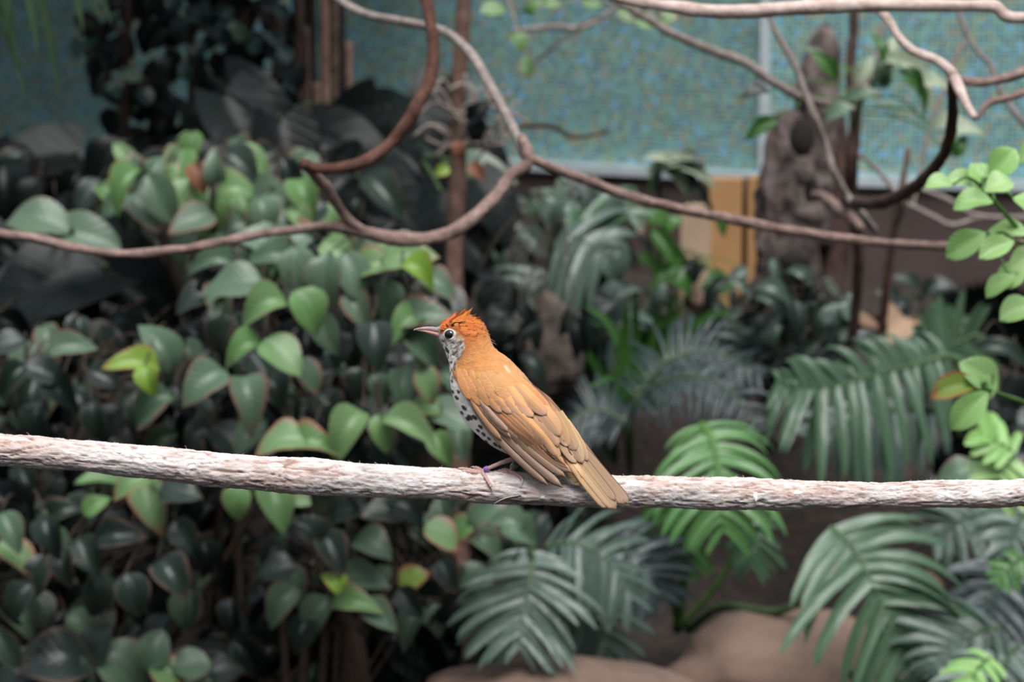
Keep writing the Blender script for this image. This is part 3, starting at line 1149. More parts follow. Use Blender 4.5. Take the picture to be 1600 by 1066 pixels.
# eyes
def eye(px, py, side):
    hb = hbody(px, py, side)
    eo = bpy.data.objects.new('eye', None)
    COL.objects.link(eo)
    eo.parent = bird
    eo['label'] = 'large dark eye in a bold white eye ring'
    # ring: a low feathered collar
    mb = MB()
    rows = []
    K = 40
    for (f, z) in ((6.9, 0.3), (7.3, 1.0), (8.6, 1.0), (9.6, 0.6), (10.8, -1.4)):
        row = []
        for k in range(K):
            a = 2 * math.pi * k / K
            rr = f * (1 + 0.03 * math.sin(a * 13) * (f > 10))
            x = px + math.cos(a) * rr * 1.02 + (0.06 * f)
            y = py + math.sin(a) * rr * 0.93
            hs = hbody(x, y, side)
            if hs is None: hs = hb
            hs = side * max(side * hs, side * hb - 6)
            row.append(bw(x, y, hs + side * z))
        rows.append(row)
    mb.grid(rows, True)
    mb.build('eye_ring', M['eye_ring'], eo)
    mb = MB()
    rows = []
    for i in range(13):
        t = math.pi / 2 * i / 12
        rows.append([bw(px + 7.5 * math.cos(a) * math.sin(t) + 0.3, py + 7.3 * math.sin(a) * math.sin(t), hb + side * (5.0 * math.cos(t) - 0.6)) for a in [2 * math.pi * k / 32 for k in range(32)]])
    mb.grid(rows, True)
    mb.build('eyeball', M['eye_black'], eo)


eye(701.6, 523, 1)
eye(701.6, 521, -1)

# bill: two mandibles


def mandible(name, prs, mat):
    l_ = catmull([(a[0], a[1], w) for a, b, w in prs], 6)
    r_ = catmull([(b[0], b[1], w) for a, b, w in prs], 6)
    mb = MB()
    rows = []
    for p, q in zip(l_, r_):
        cx, cy, ex, ey = (p.x + q.x) / 2, (p.y + q.y) / 2, (q.x - p.x) / 2, (q.y - p.y) / 2
        rows.append([bw(cx + ex * math.cos(a), cy + ey * math.cos(a), p.z * math.sin(a)) for a in [2 * math.pi * k / 20 for k in range(20)]])
    mb.grid(rows, True)
    mb.f.append(tuple(range(20)))
    mb.f.append(tuple((len(rows) - 1) * 20 + j for j in range(20)))
    return mb.build(name, mat, bird)


mandible('upper_mandible', [((690, 521), (688, 509), 7.5), ((682, 520.5), (681, 510.8), 6.2), ((674, 518.6), (673.5, 510.2), 5.0), ((664, 517), (664, 510.4), 3.8), ((654, 516.4), (654, 511.8), 2.4), ((648, 516.4), (647, 513.6), 1.3), ((644.5, 516.6), (644.5, 515.4), 0.5)], M['bill_dark'])
mandible('lower_mandible', [((690, 530), (690, 518), 6.8), ((682, 526.6), (682, 518), 5.6), ((674, 523.6), (674, 516.4), 4.4), ((664, 520), (664, 515.4), 3.1), ((655, 517.6), (655, 515.4), 1.8), ((649, 516.4), (649, 515.5), 0.6)], M['bill'])


# legs
def leg(pts, rad, band_t, band_mat, toes, label):
    lo = bpy.data.objects.new('leg', None)
    COL.objects.link(lo)
    lo.parent = bird
    lo['label'] = label
    mb = MB()
    c = catmull([bw(x, y, h, False) for x, y, h in pts], 8)
    mb.tube(c, [r * S for r in interp(rad, len(c))], 12, 0.10, 900)
    mb.build('shank', M['leg_pink'], lo)
    n = len(c)
    i0 = int(band_t[0] * (n - 1))
    i1 = int(band_t[1] * (n - 1))
    mb = MB()
    a, b = c[i0], c[i1]
    br = band_t[2] * S
    pr = [a, a.lerp(b, .02), a.lerp(b, 0.5), a.lerp(b, 0.98), b]
    mb.tube(pr, [br * 0.7, br, br, br, br * 0.7], 20)
    mb.build('leg_band', band_mat, lo)
    for t in toes:
        q = catmull([bw(x, y, h, False) for x, y, h in t[:-1]], 7)
        mb = MB()
        m_ = len(q)
        rr = [(3.4 - 0.9 * i / m_ + 0.35 * math.sin(i * 1.7)) * S for i in range(m_)]
        mb.tube(q, rr, 10)
        to = mb.build('toe', M['leg_pink'], lo)
        e0, e1 = Vector(t[-2]), Vector(t[-1])
        md = (e0 + e1) / 2 + Vector((1.2 if e1.y > e0.y + 4 else 0, -1.2, 1.0))
        q = catmull([bw(*e0, False), bw(*md, False), bw(*e1, False)], 5)
        mb = MB()
        mb.tube(q, [S * (1.7 * (1 - i / len(q)) + 0.2) for i in range(len(q))], 8)
        mb.build('claw', M['claw'], lo)


leg([(812, 708, 16), (803, 716, 15), (785, 722, 14), (766, 730, 13), (757, 734, 12), (753, 738, 12)], [5.0, 4.4, 3.4, 3.2, 3.4, 3.8], (0.66, 0.80, 4.6), M['band_purple'],
    [[(754, 738, 12), (742, 735.5, 10), (731, 733.5, 9), (722, 732, 8), (714, 733, 8)],
     [(752, 739, 12), (740, 737.5, 15), (728, 736, 14), (719, 736, 12)],
     [(753, 738, 12), (758, 744, 20), (764, 753, 26), (768, 760, 28), (769, 771, 27.5)],
     [(754, 737, 10), (748, 732.5, 2), (742, 731, -6), (735, 731, -10)]],
    'pink leg with a purple band, nearest the viewer')
leg([(822, 712, -6), (812, 720, -4), (804, 726.5, 0), (800, 732, 3), (797, 737, 5)], [4.6, 4.0, 3.4, 3.2, 3.6], (0.42, 0.72, 5.6), M['band_grey'],
    [[(797, 737, 5), (790, 737, 6), (783, 737.5, 6), (776, 737, 5), (770, 737.5, 5)],
     [(797, 737, 5), (806, 740, 13), (813, 744, 19), (816, 748, 23), (813, 760, 28)],
     [(797, 737, 4), (790, 735, -6), (783, 736, -12), (777, 737, -14)]],
    'far pink leg with a grey metal band')

#PLANTS
# ------------------------------------------------------------------ leaf shapes (unit length along x, base at -0.5, tip at 0.5)
def leaf_shape(name, prof, droop, fold, wave, seed, nu=9, nv=6, notch=0.0):
    r = random.Random(seed)
    mb = MB()
    rows = []
    uvs = []
    for i in range(nu + 1):
        u = i / nu
        w = prof(u) * 0.5
        row = []
        for j in range(nv + 1):
            v = j / nv * 2 - 1
            x = u - 0.5
            if notch and u < 0.25: x -= notch * abs(v) * (1 - u / 0.25)
            z = -droop * (u - 0.35) ** 2 + fold * abs(v) * w * 2 - 0.10 * fold * v * v + wave * math.sin(u * 9 + v * 2.2 + seed) * abs(v)
            row.append(Vector((x, v * w, z)))
            uvs.append((u, (v + 1) / 2))
        rows.append(row)
    mb.grid(rows, False, uvs)
    return mb.mesh(name)


def ovate(u):
    return max(0.0, math.sin(math.pi * u ** 0.78)) ** 0.72 * (1 - 0.25 * u) + (0.02 if u < 0.99 else 0)


def elliptic(u):
    return max(0.0, math.sin(math.pi * u)) ** 0.62


def obovate(u):
    return max(0.0, math.sin(math.pi * u ** 1.25)) ** 0.7


def heart(u):
    return max(0.0, math.sin(math.pi * (0.12 + 0.88 * u) ** 0.72)) ** 0.8


def lance(u):
    return max(0.0, math.sin(math.pi * u ** 0.85)) ** 0.9


LEAF = {
    'ovate': [leaf_shape('leaf', ovate, 0.35 + 0.25 * k, 0.18 + 0.08 * k, 0.025, k) for k in range(4)],
    'elliptic': [leaf_shape('leaf', elliptic, 0.25 + 0.3 * k, 0.16, 0.03, k + 9) for k in range(3)],
    'obovate': [leaf_shape('leaf', obovate, 0.2 + 0.25 * k, 0.22, 0.02, k + 19) for k in range(3)],
    'heart': [leaf_shape('leaf', heart, 0.3 + 0.2 * k, 0.14, 0.02, k + 29, 12, 8, 0.16) for k in range(2)],
    'lance': [leaf_shape('leaf', lance, 0.5 + 0.4 * k, 0.2, 0.02, k + 39, 12, 4) for k in range(3)],
}
LEAFM = {}


def leaf_mesh(shape, k, mat):
    key = (shape, k % len(LEAF[shape]), mat)
    if key not in LEAFM:
        me = LEAF[shape][key[1]].copy()
        me.materials.append(M[mat])
        LEAFM[key] = me
    return LEAFM[key]


class Plant:
    def __init__(self, name, label, cat, base, group=None, seed=0, part='leaf'):
        self.o = empty(name, base, label, cat, group)
        self.base = Vector(base)
        self.r = random.Random(seed)
        self.stems = []
        self.pets = []
        self.part = part
        self.n = 0

    def stem(self, pts, r0, r1, mat='stem_brown'):
        c = catmull(pts, 8)
        self.stems.append((c, r0, r1, mat))

    def leaf(self, px, py, L, W, ang, mat, d, shape='ovate', face=None, tipout=None, pet=True, name=None):
        """one leaf at a place; L, W in pixels of its apparent size, ang = tip direction seen from the front"""
        r = self.r
        s = d / FPX
        c = P(px, py, d)
        a = math.radians(ang)
        tz = r.uniform(-0.1, 0.45) if tipout is None else tipout
        T = (RT * math.cos(a) + UP * math.sin(a) - FW * tz).normalized()
        inpl = math.sqrt(max(0.2, 1 - T.dot(FW) ** 2))
        N0 = (-FW * 0.75 + Vector((0, 0, 1)) * 0.65 + Vector((r.uniform(-.35, .35), 0, r.uniform(-.2, .25)))) if face is None else Vector(face)
        N = (N0 - T * N0.dot(T)).normalized()
        B = N.cross(T)
        fs = max(0.55, abs(N.dot(FW)))
        L3, W3 = L * s / inpl, W * s / max(0.6, fs)
        k = r.randrange(4)
        o = bpy.data.objects.new(name or self.part, leaf_mesh(shape, k, mat))
        COL.objects.link(o)
        o.parent = self.o
        m = Matrix((T * L3, B * W3, N * L3)).transposed().to_4x4()
        m.translation = c - self.base
        o.matrix_local = m
        self.n += 1
        if pet: self.pets.append(c - T * (L3 * 0.5))
        return o

    def fill(self, n, box, d, size, mats, shape='ovate', ratio=0.62, angs=(-150, -30), ellipse=True, **kw):
        r = self.r
        for _ in range(n):
            while True:
                x, y = r.uniform(box[0], box[2]), r.uniform(box[1], box[3])
                if not ellipse: break
                if ((x - (box[0] + box[2]) / 2) / ((box[2] - box[0]) / 2)) ** 2 + ((y - (box[1] + box[3]) / 2) / ((box[3] - box[1]) / 2)) ** 2 < 1: break
            L = r.uniform(*size)
            self.leaf(x, y, L, L * ratio * r.uniform(0.85, 1.15), r.uniform(*angs), r.choice(mats), r.uniform(*d), shape, **kw)

    def done(self, pr=0.0014):
        """stems, each with the leaf stalks that leave it"""
        if not self.stems: return
        per = [[] for _ in self.stems]
        for p in self.pets:
            best = None
            for i, (c, r0, r1, mt) in enumerate(self.stems):
                for k in range(0, len(c)):
                    q = c[k]
                    dd = (q - p).length + 0.9 * max(0, q.z - p.z)
                    if best is None or dd < best[0]: best = (dd, i, k)
            per[best[1]].append((p, best[2]))
        for i, (c, r0, r1, mt) in enumerate(self.stems):
            mb = MB()
            n = len(c)
            mb.tube(c, [r0 + (r1 - r0) * k / (n - 1) for k in range(n)], 8, 0.15, 40)
            for p, k in per[i]:
                q = c[k]
                mid = q.lerp(p, 0.55) + Vector((0, 0, 0.12 * (p - q).length))
                mb.tube(catmull([q, mid, p], 4), interp([pr * 1.6, pr], 9), 5, cap=False)
            mb.build('stem', M[mt], self.o)


# ------------------------------------------------------------------ branches and vines behind the bird
def branch(name, label, pts, rad, mat, cat='branch', rough=0.16, seg=12, freq=26, sub=9, group=None):
    """pts: (px, py, depth); rad in pixels at that depth"""
    w = catmull([P(*p) for p in pts], sub)
    n = len(w)
    dd = interp([p[2] for p in pts], n)
    rr = [v * 0.86 for v in interp(rad if isinstance(rad, (list, tuple)) else [rad, rad], n)]
    rough *= 1.6
    mb = MB()
    mb.tube(w, [a * d / FPX for a, d in zip(rr, dd)], seg, rough, freq, seed=len(pts))
    o = mb.build(name, M[mat], origin=w[0])
    return tag(o, label, cat, group)


branch('hanging_vine', 'thin pinkish-brown vine sagging from the left edge, rising to a bend in the middle',
       [(-900, 240, 3.5), (-420, 290, 3.35), (-160, 335, 3.3), (0, 364, 3.3), (60, 374, 3.3), (120, 388, 3.3), (190, 397, 3.3), (270, 391, 3.32), (340, 380, 3.32), (400, 367, 3.33), (460, 359, 3.34), (520, 354, 3.34), (570, 363, 3.35), (615, 374, 3.35), (660, 374, 3.36), (700, 364, 3.37), (745, 337, 3.38), (778, 303, 3.39), (795, 277, 3.4), (822, 258, 3.4), (825, 236, 3.4), (814, 214, 3.42)],
       [7, 7, 7, 8, 8.5, 8, 8, 8.5, 8, 8, 8.5, 9, 11, 12.5, 13, 12, 12, 11.5, 11, 11, 10, 8], 'vine', freq=34, rough=0.22)
branch('hanging_vine', 'straight reddish vine slanting down past the tan board to the right edge',
       [(815, 240, 3.41), (850, 257, 3.42), (900, 276, 3.45), (960, 299, 3.48), (1030, 319, 3.5), (1110, 336, 3.52), (1180, 350, 3.54), (1250, 363, 3.56), (1330, 374, 3.58), (1400, 381, 3.6), (1480, 385, 3.6), (1600, 380, 3.6), (1720, 372, 3.6), (2200, 300, 3.7)],
       [8, 9, 9.5, 9.5, 9.5, 9, 9, 9, 8.5, 8, 8, 7, 7, 7], 'vine', freq=40, rough=0.22)
branch('curved_branch', 'red-brown branch curving down from the top edge into a hook with a pale cut end',
       [(640, -60, 3.35), (662, -10, 3.35), (672, 30, 3.34), (677, 80, 3.33), (672, 125, 3.32), (650, 165, 3.3), (638, 190, 3.3), (610, 225, 3.3), (570, 252, 3.28), (525, 263, 3.27), (490, 262, 3.26), (472, 256, 3.25)],
       [11, 11.5, 11, 11.5, 11.5, 11, 12.5, 11, 10.5, 10, 9.5, 10.5], 'vine_red')
branch('curved_branch', 'short brown branch running down from the hooked end to the long vine',
       [(478, 258, 3.27), (495, 276, 3.29), (515, 300, 3.31), (532, 328, 3.33), (552, 350, 3.34), (578, 366, 3.35)], [9, 10, 11, 9.5, 9, 9], 'vine', rough=0.25)
branch('grey_branch', 'smooth grey branch slanting from the top down to the vine bend',
       [(490, -30, 3.9), (560, 18, 3.8), (620, 32, 3.7), (690, 48, 3.6), (735, 84, 3.55), (765, 132, 3.5), (790, 178, 3.46), (808, 215, 3.43), (818, 244, 3.42)], [7, 8, 8, 8.5, 9, 9.5, 9, 9, 8], 'vine_grey', rough=0.1)
branch('pale_branch', 'pale sunlit branch running along the top edge at right',
       [(840, -40, 3.0), (960, -6, 3.0), (1050, 11, 3.0), (1120, 18, 3.0), (1200, 16, 3.0), (1300, 9, 3.0), (1400, 8, 3.0), (1500, 9, 3.0), (1552, 10, 3.0), (1572, 25, 3.0), (1610, 28, 3.0), (1700, 22, 3.0)],
       [8, 9, 12, 13, 13, 13, 12, 11, 12, 11, 10.5, 10], 'vine_pale', rough=0.14)
branch('grey_branch', 'brownish branch crossing the mosaic diagonally to the grey trunk',
       [(940, -12, 4.6), (1000, 22, 4.6), (1050, 52, 4.62), (1110, 78, 4.65), (1165, 98, 4.68), (1205, 127, 4.7), (1252, 152, 4.75), (1300, 165, 4.9)], [6, 6.5, 8, 8.5, 8.5, 8, 7.5, 7], 'vine_grey')
branch('thin_branch', 'thin grey twig zigzagging down in front of the grey trunk',
       [(1196, 10, 4.2), (1212, 48, 4.2), (1240, 98, 4.2), (1256, 140, 4.2), (1272, 180, 4.2), (1290, 228, 4.22), (1302, 268, 4.22), (1322, 305, 4.25), (1345, 332, 4.25), (1368, 362, 4.3)], [4.5, 5, 6, 6, 7, 6.5, 7, 7, 7.5, 6], 'vine_grey', rough=0.2)
branch('forked_branch', 'pale knobbly branch dropping from the top right to a forked knot',
       [(1352, 0, 3.3), (1385, 28, 3.3), (1404, 58, 3.3), (1428, 80, 3.3), (1458, 92, 3.3), (1482, 108, 3.3), (1492, 124, 3.3), (1508, 158, 3.28), (1524, 184, 3.26)], [6, 8, 8, 8.5, 9, 10, 11, 8.5, 6], 'vine_pale', rough=0.2)
branch('forked_branch', 'brown side branch leaving the forked knot to the right edge',
       [(1488, 122, 3.31), (1530, 129, 3.33), (1570, 122, 3.35), (1610, 110, 3.36), (1700, 90, 3.38)], [8, 8, 8.5, 9, 9], 'vine')
branch('curved_branch', 'dark branch bending like a hook below the forked knot',
       [(1488, 124, 3.33), (1489, 170, 3.38), (1484, 215, 3.44), (1468, 252, 3.5), (1440, 284, 3.6), (1405, 306, 3.75), (1370, 318, 3.9), (1340, 316, 4.2), (1318, 312, 5.0)], [9.5, 10, 10.5, 10.5, 11, 11.5, 12, 11, 9], 'vine_dark')
branch('thin_branch', 'dark thin branch arching at the right edge below the forked knot',
       [(1526, 186, 3.5), (1544, 162, 3.5), (1575, 153, 3.5), (1610, 143, 3.5), (1680, 130, 3.5)], [5, 6.5, 6.5, 7, 7], 'vine')
branch('thin_branch', 'thin grey twig crossing the mosaic below the right end of the pale branch',
       [(1480, -20, 4.6), (1520, 70, 4.6), (1548, 100, 4.6), (1562, 140, 4.6), (1585, 175, 4.6), (1625, 220, 4.6)], [4, 4, 4.5, 5, 6, 6], 'vine_grey')
branch('bare_sapling', 'tall thin reddish stem standing right of the grey trunk',
       [(1332, -60, 5.0), (1334, 40, 5.0), (1328, 110, 5.0), (1336, 190, 5.0), (1330, 260, 5.0), (1334, 330, 5.05), (1341, 400, 5.1), (1338, 470, 5.15), (1330, 540, 5.2), (1318, 600, 5.3), (1312, 690, 5.35)], [9, 9, 9, 11, 12, 11, 9.5, 9.5, 10, 11, 11], 'vine_dark', 'sapling')
branch('thin_branch', 'thin brown stem with curved base right of the reddish stem',
       [(1420, 230, 5.2), (1408, 300, 5.2), (1396, 370, 5.25), (1386, 440, 5.3), (1380, 500, 5.35), (1376, 560, 5.4), (1374, 640, 5.5)], [5, 6, 7, 8, 8, 9, 9], 'trunk_brown', 'sapling')
branch('thin_branch', 'thin tan twig arching over the mosaic toward the dark hooked branch',
       [(1340, 240, 5.0), (1365, 260, 4.9), (1392, 290, 4.8), (1410, 320, 4.8), (1402, 350, 5.0)], [4, 4.5, 5, 5, 5], 'vine_grey')
for i, (pts, lab) in enumerate((
        ([(1430, 292, 5.5), (1480, 312, 5.5), (1520, 335, 5.5), (1580, 340, 5.5), (1660, 330, 5.5)], 'upper of two thin tan twigs against the brown wall base'),
        ([(1418, 318, 5.5), (1460, 340, 5.5), (1490, 352, 5.5), (1540, 340, 5.5), (1640, 345, 5.5)], 'lower of two thin tan twigs against the brown wall base'),
        ([(714, 205, 5.3), (790, 200, 5.75), (860, 197, 5.85), (896, 214, 5.9), (950, 206, 5.95)], 'faint brown twig crossing the middle of the mosaic'),
        ([(800, 48, 5.6), (860, 42, 5.6), (905, 44, 5.6), (945, 24, 5.6), (1000, -20, 5.6)], 'brown twig arching at the top of the mosaic'),
        ([(1330, 150, 5.2), (1368, 110, 5.2), (1375, 60, 5.2), (1400, -30, 5.2)], 'brown twig rising behind the leafy clump at the reddish stem'),
        ([(1490, -50, 5.6), (1500, 20, 5.6), (1510, 60, 5.6), (1490, 95, 5.6), (1480, 130, 5.6), (1455, 190, 5.6), (1440, 260, 5.6), (1425, 330, 5.6)], 'faint twig beyond the dark hooked branch'))):
    branch('thin_branch', lab, pts, [4, 5, 5, 4, 3], 'vine_grey' if i != 2 else 'vine_dark')
branch('broken_branch', 'short pale broken stub lying across the grey trunk', [(1272, 304, 4.9), (1290, 310, 4.8), (1318, 332, 4.7), (1345, 356, 4.6)], [7, 9, 11, 8], 'vine', rough=0.25)


# ------------------------------------------------------------------ trunks
def trunk(name, label, pts, rad, mat, cat='tree', seg=22, rough=0.2, freq=9, bottom_d=None):
    w = [P(*p) for p in pts]
    if bottom_d:
        g = ground_pt(pts[-1][0], bottom_d)
        g.z -= 0.03
        w.append(g)
        rad = list(rad) + [rad[-1] * 1.15]
    c = catmull(w, 10)
    rr = interp([r * p[2] / FPX for r, p in zip(rad, pts + [pts[-1]])], len(c))
    e = empty(name, Vector((w[-1].x, w[-1].y, w[-1].z)), label, cat)
    mb = MB()
    mb.tube(c, rr, seg, rough, freq)
    mb.build('trunk', M[mat], e)
    return e, c, rr


e, c, rr = trunk('slender_tree', 'slender straight brown trunk rising behind the bird to the top edge', [(732, -120, 5.3), (726, -20, 5.3), (722, 60, 5.3), (716, 140, 5.3), (716, 220, 5.3), (714, 300, 5.3), (710, 400, 5.3), (712, 500, 5.3), (716, 600, 5.3)],
                 [13, 13, 12, 13, 13, 14, 14, 15, 16], 'trunk_brown', rough=0.14, bottom_d=5.3)
mb = MB()
q = P(734, 190, 5.27)
for k in range(46):
    a = q + Vector((rnd.uniform(-.05, .07), rnd.uniform(-.04, .04), rnd.uniform(-.05, .06)))
    b = a + Vector((rnd.uniform(-.07, .07), rnd.uniform(-.03, .03), rnd.uniform(-.05, .05)))
    mb.tube(catmull([a, a.lerp(b, .5) + Vector((0, 0, rnd.uniform(-.02, .03))), b], 3), [0.003] * 7, 4)
o = mb.build('root_tangle', M['vine_grey'], e)
for (px, py, L, W, an, mt) in ((716, 234, 30, 22, -80, 'leaf_orange'), (745, 268, 36, 26, -40, 'leaf_orange'), (690, 268, 28, 24, 200, 'leaf_yellow'), (748, 175, 50, 36, 60, 'leaf_shade_black'), (745, 205, 44, 34, -100, 'leaf_shade_black')):
    pl = leaf_mesh('ovate', 1, mt)
    o = bpy.data.objects.new('leaf', pl)
    COL.objects.link(o)
    o.parent = e
    d = 5.22
    T = RT * math.cos(math.radians(an)) + UP * math.sin(math.radians(an))
    N = (-FW + Vector((0, 0, .4))); N = (N - T * N.dot(T)).normalized()
    m_ = Matrix((T * L * d / FPX, N.cross(T) * W * d / FPX, N * L * d / FPX)).transposed().to_4x4()
    m_.translation = P(px, py, d) - wloc(e)
    o.matrix_local = m_

# bundle of reddish stalks, top left
g0 = ground_pt(505, 6.6)
st = empty('palm_clump', g0, 'clump of upright reddish-brown palm stalks cut off at uneven heights', 'tree')
for i, (x0, y0, x1, r, dd, mt) in enumerate(((462, -80, 468, 12, 6.6, 'stalk'), (484, -60, 484, 14, 6.8, 'trunk_black'), (478, 42, 480, 8, 6.5, 'stalk'), (503, -90, 507, 11, 6.5, 'stalk_pale'), (520, -90, 520, 11, 6.55, 'stalk'), (532, -40, 530, 9, 6.75, 'trunk_black'), (545, 66, 541, 9, 6.6, 'stalk_pale'), (494, 130, 495, 9, 6.4, 'stalk_pale'))):
    g = ground_pt(x1 + (i - 4) * 3, dd)
    g.z -= 0.03
    pts = catmull([P(x0, y0, dd), P((x0 + x1) / 2 + 2, (y0 + 260) / 2, dd), P(x1, 270, dd), g], 8)
    mb = MB()
    mb.tube(pts, interp([r * .72 * dd / FPX, r * .72 * dd / FPX, r * 1.0 * dd / FPX], len(pts)), 12, 0.3, 14, seed=i)
    mb.build('stalk', M[mt], st)

# grey hollow trunk, right
g0 = ground_pt(1235, 5.9)
tr = empty('hollow_tree', g0, 'weathered grey broken trunk with a dark hollow standing before the steel strip', 'tree')
mb = MB()
pts = [P(1218, 176, 5.9), P(1228, 200, 5.9), P(1232, 250, 5.9), P(1230, 320, 5.9), P(1228, 400, 5.9), P(1230, 470, 5.9), g0 + Vector((0, 0, -0.05))]
c = catmull(pts, 14)
rr = interp([v * 5.9 / FPX for v in (14, 26, 36, 44, 48, 54, 66)], len(c))
mb.tube(c, rr, 56, 0.46, 11)
mb.build('trunk', M['trunk_grey'], tr)
mb = MB()
pts = [P(1290, 36, 6.0), P(1288, 60, 6.0), P(1284, 110, 6.0), P(1276, 165, 6.0), P(1272, 230, 6.0), P(1264, 300, 6.0), P(1254, 380, 6.0)]
c = catmull(pts, 12)
mb.tube(c, interp([v * 6.0 / FPX for v in (4, 18, 28, 33, 31, 34, 40)], len(c)), 40, 0.5, 12)
mb.build('trunk', M['trunk_grey'], tr)


def flatblob(name, px, py, d, rx, ry, depth, mat, parent, seed=0):
    """a rounded knob or hollow lining set into a trunk"""
    mb = MB()
    s = d / FPX
    rows = []
    for i in range(9):
        t = math.pi * i / 8
        rows.append([P(px, py, d) + RT * (rx * s * math.sin(t) * math.cos(a) * (1 + .2 * noise.noise((a, t, seed)))) + UP * (ry * s * math.sin(t) * math.sin(a) * (1 + .2 * noise.noise((a + 3, t, seed)))) - FW * (depth * s * math.cos(t)) for a in [2 * math.pi * k / 18 for k in range(18)]])
    mb.grid(rows, True)
    return mb.build(name, mat, parent)


flatblob('hollow', 1254, 215, 5.78, 20, 30, 12, M['trunk_black'], tr, 1)  # no real recess: the shade inside each hollow is put into the colour
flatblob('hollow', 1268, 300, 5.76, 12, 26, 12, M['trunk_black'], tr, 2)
flatblob('knot', 1256, 268, 5.74, 16, 24, 10, M['trunk_grey'], tr, 3)
flatblob('knot', 1266, 335, 5.74, 26, 18, 18, M['trunk_grey'], tr, 4)
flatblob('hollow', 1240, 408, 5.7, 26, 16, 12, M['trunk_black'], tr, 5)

mb = MB()
pts = [P(1306, 150, 6.05), P(1304, 200, 6.05), P(1308, 280, 6.05), P(1300, 360, 6.05), P(1290, 450, 6.05), ground_pt(1285, 6.05)]
c = catmull(pts, 10)
mb.tube(c, interp([v * 6.05 / FPX for v in (8, 16, 20, 26, 28, 34)], len(c)), 24, 0.3, 10)
mb.build('trunk', M['vine_dark'], tr)
# tan board box
bx0 = empty('wooden_box', ground_pt(1125, 6.9), 'tan wooden board post with a paler rounded left face behind the leaves', 'box')


def pillar(name, x0, x1, y0, y1, d0, d1, thick, mat):
    m = MB()
    a, b = P(x0, y0, d0), P(x1, y0, d1)
    za = P(x0, y1, d0).z
    zb = 0.15
    vs = []
    t = Vector((b.x - a.x, b.y - a.y, 0)).normalized()
    nb = Vector((-t.y, t.x, 0))
    if nb.y < 0: nb = -nb
    for z in (zb, a.z):
        vs += [Vector((a.x, a.y, z)), Vector((b.x, b.y, z)), Vector((b.x, b.y, z)) + nb * thick, Vector((a.x, a.y, z)) + nb * thick]
    m.add(vs, [(0, 1, 5, 4), (1, 2, 6, 5), (2, 3, 7, 6), (3, 0, 4, 7), (4, 5, 6, 7), (3, 2, 1, 0)])
    return m.build(name, mat, bx0, smooth=False)


pillar('pale_face', 1064, 1109, 322, 480, 6.99, 6.96, 0.08, M['wood_pale'])
pillar('board', 1109, 1160, 281, 480, 6.96, 6.95, 0.09, M['wood_tan'])
pillar('board', 1169, 1196, 278, 480, 6.95, 6.94, 0.09, M['wood_tan'])
pillar('backing', 1094, 1194, 280, 480, 7.06, 7.02, 0.08, M['wood_gap'])


# ------------------------------------------------------------------ rocks and ground litter
def rock(name, label, px, py, d, rx, ry, rz, mat, seed, sink=0.3, rough=0.22):
    c = P(px, py, d)
    g = gz(c.x, c.y)
    s = d / FPX
    mb = MB()
    rows = []
    NT, NK_ = 26, 40
    for i in range(NT + 1):
        t = math.pi * i / NT
        row = []
        for k in range(NK_):
            a = 2 * math.pi * k / NK_
            n = Vector((math.sin(t) * math.cos(a), math.sin(t) * math.sin(a), math.cos(t)))
            f = 1 + rough * noise.noise(n * 1.3 + Vector((seed, 0, 0))) + rough * 0.4 * noise.noise(n * 3.6 + Vector((0, seed, 0))) + rough * 0.12 * noise.noise(n * 11)
            row.append(c + Vector((n.x * rx * s * f, n.y * ry * s * f, n.z * rz * s * f)))
        rows.append(row)
    mb.grid(rows, True)
    return tag(mb.build(name, M[mat], origin=Vector((c.x, c.y, c.z - rz * s))), label, 'rock')


rock('boulder', 'broad brown boulder along the bottom edge below the bird', 860, 1120, 4.45, 230, 190, 88, 'rock', 1.0)
rock('boulder', 'smooth grey-brown boulder under the divided leaves at bottom right', 1230, 1070, 4.75, 190, 190, 110, 'rock', 5.0)
rock('boulder', 'mottled grey boulder standing just behind the bird', 866, 545, 5.3, 44, 40, 84, 'rock_grey', 9.0, rough=0.3)
rock('stone', 'small tan stone in the soil below the tan board', 1096, 468, 6.3, 28, 30, 24, 'rock', 12.0)
for i, (px, d, L, an, mt, lab) in enumerate((
        (1372, 6.45, 90, 200, 'dry_leaf', 'large pale tan dead leaf on the soil beside the thin brown stem'),
        (1405, 6.4, 120, 60, 'dry_leaf', 'largest tan curled dead leaf behind the sideways divided leaf'),
        (1432, 6.42, 60, 120, 'leaf_orange', 'orange dead leaf right of the tan curled leaves'),
        (1350, 6.4, 60, -20, 'dry_leaf', 'small tan dead leaf at the foot of the reddish stem'),
        (1180, 5.0, 34, 20, 'dry_leaf', 'tan dead leaf on the soil beyond the long green stalks'),
        (1110, 4.9, 36, 100, 'leaf_orange', 'orange dead leaf at the foot of the bright green stalk'),
        (1290, 5.4, 44, 170, 'dry_leaf', 'tan dead leaf seen between drooping lobes right of centre'),
        (1455, 5.3, 50, 10, 'dry_leaf', 'tan dead leaf on bare soil under the sideways divided leaf'),
        (1330, 6.55, 50, 100, 'leaf_orange', 'rust-coloured dead leaf just right of the grey trunk'),
        (380, 4.8, 40, 20, 'dry_leaf', 'brown dead leaf on dark soil at bottom left'))):
    g = ground_pt(px, d)
    o = bpy.data.objects.new('fallen_leaf', leaf_mesh('ovate', i, mt))
    COL.objects.link(o)
    s = L * d / FPX
    o.scale = (s, s * 0.6, s)
    o.rotation_euler = (rnd.uniform(0.3, 0.8), rnd.uniform(-.5, -.2), math.radians(an))
    o.location = g + Vector((0, 0, 0.12 * s + 0.01))
    tag(o, lab, 'leaf', 'dead leaves on the soil')

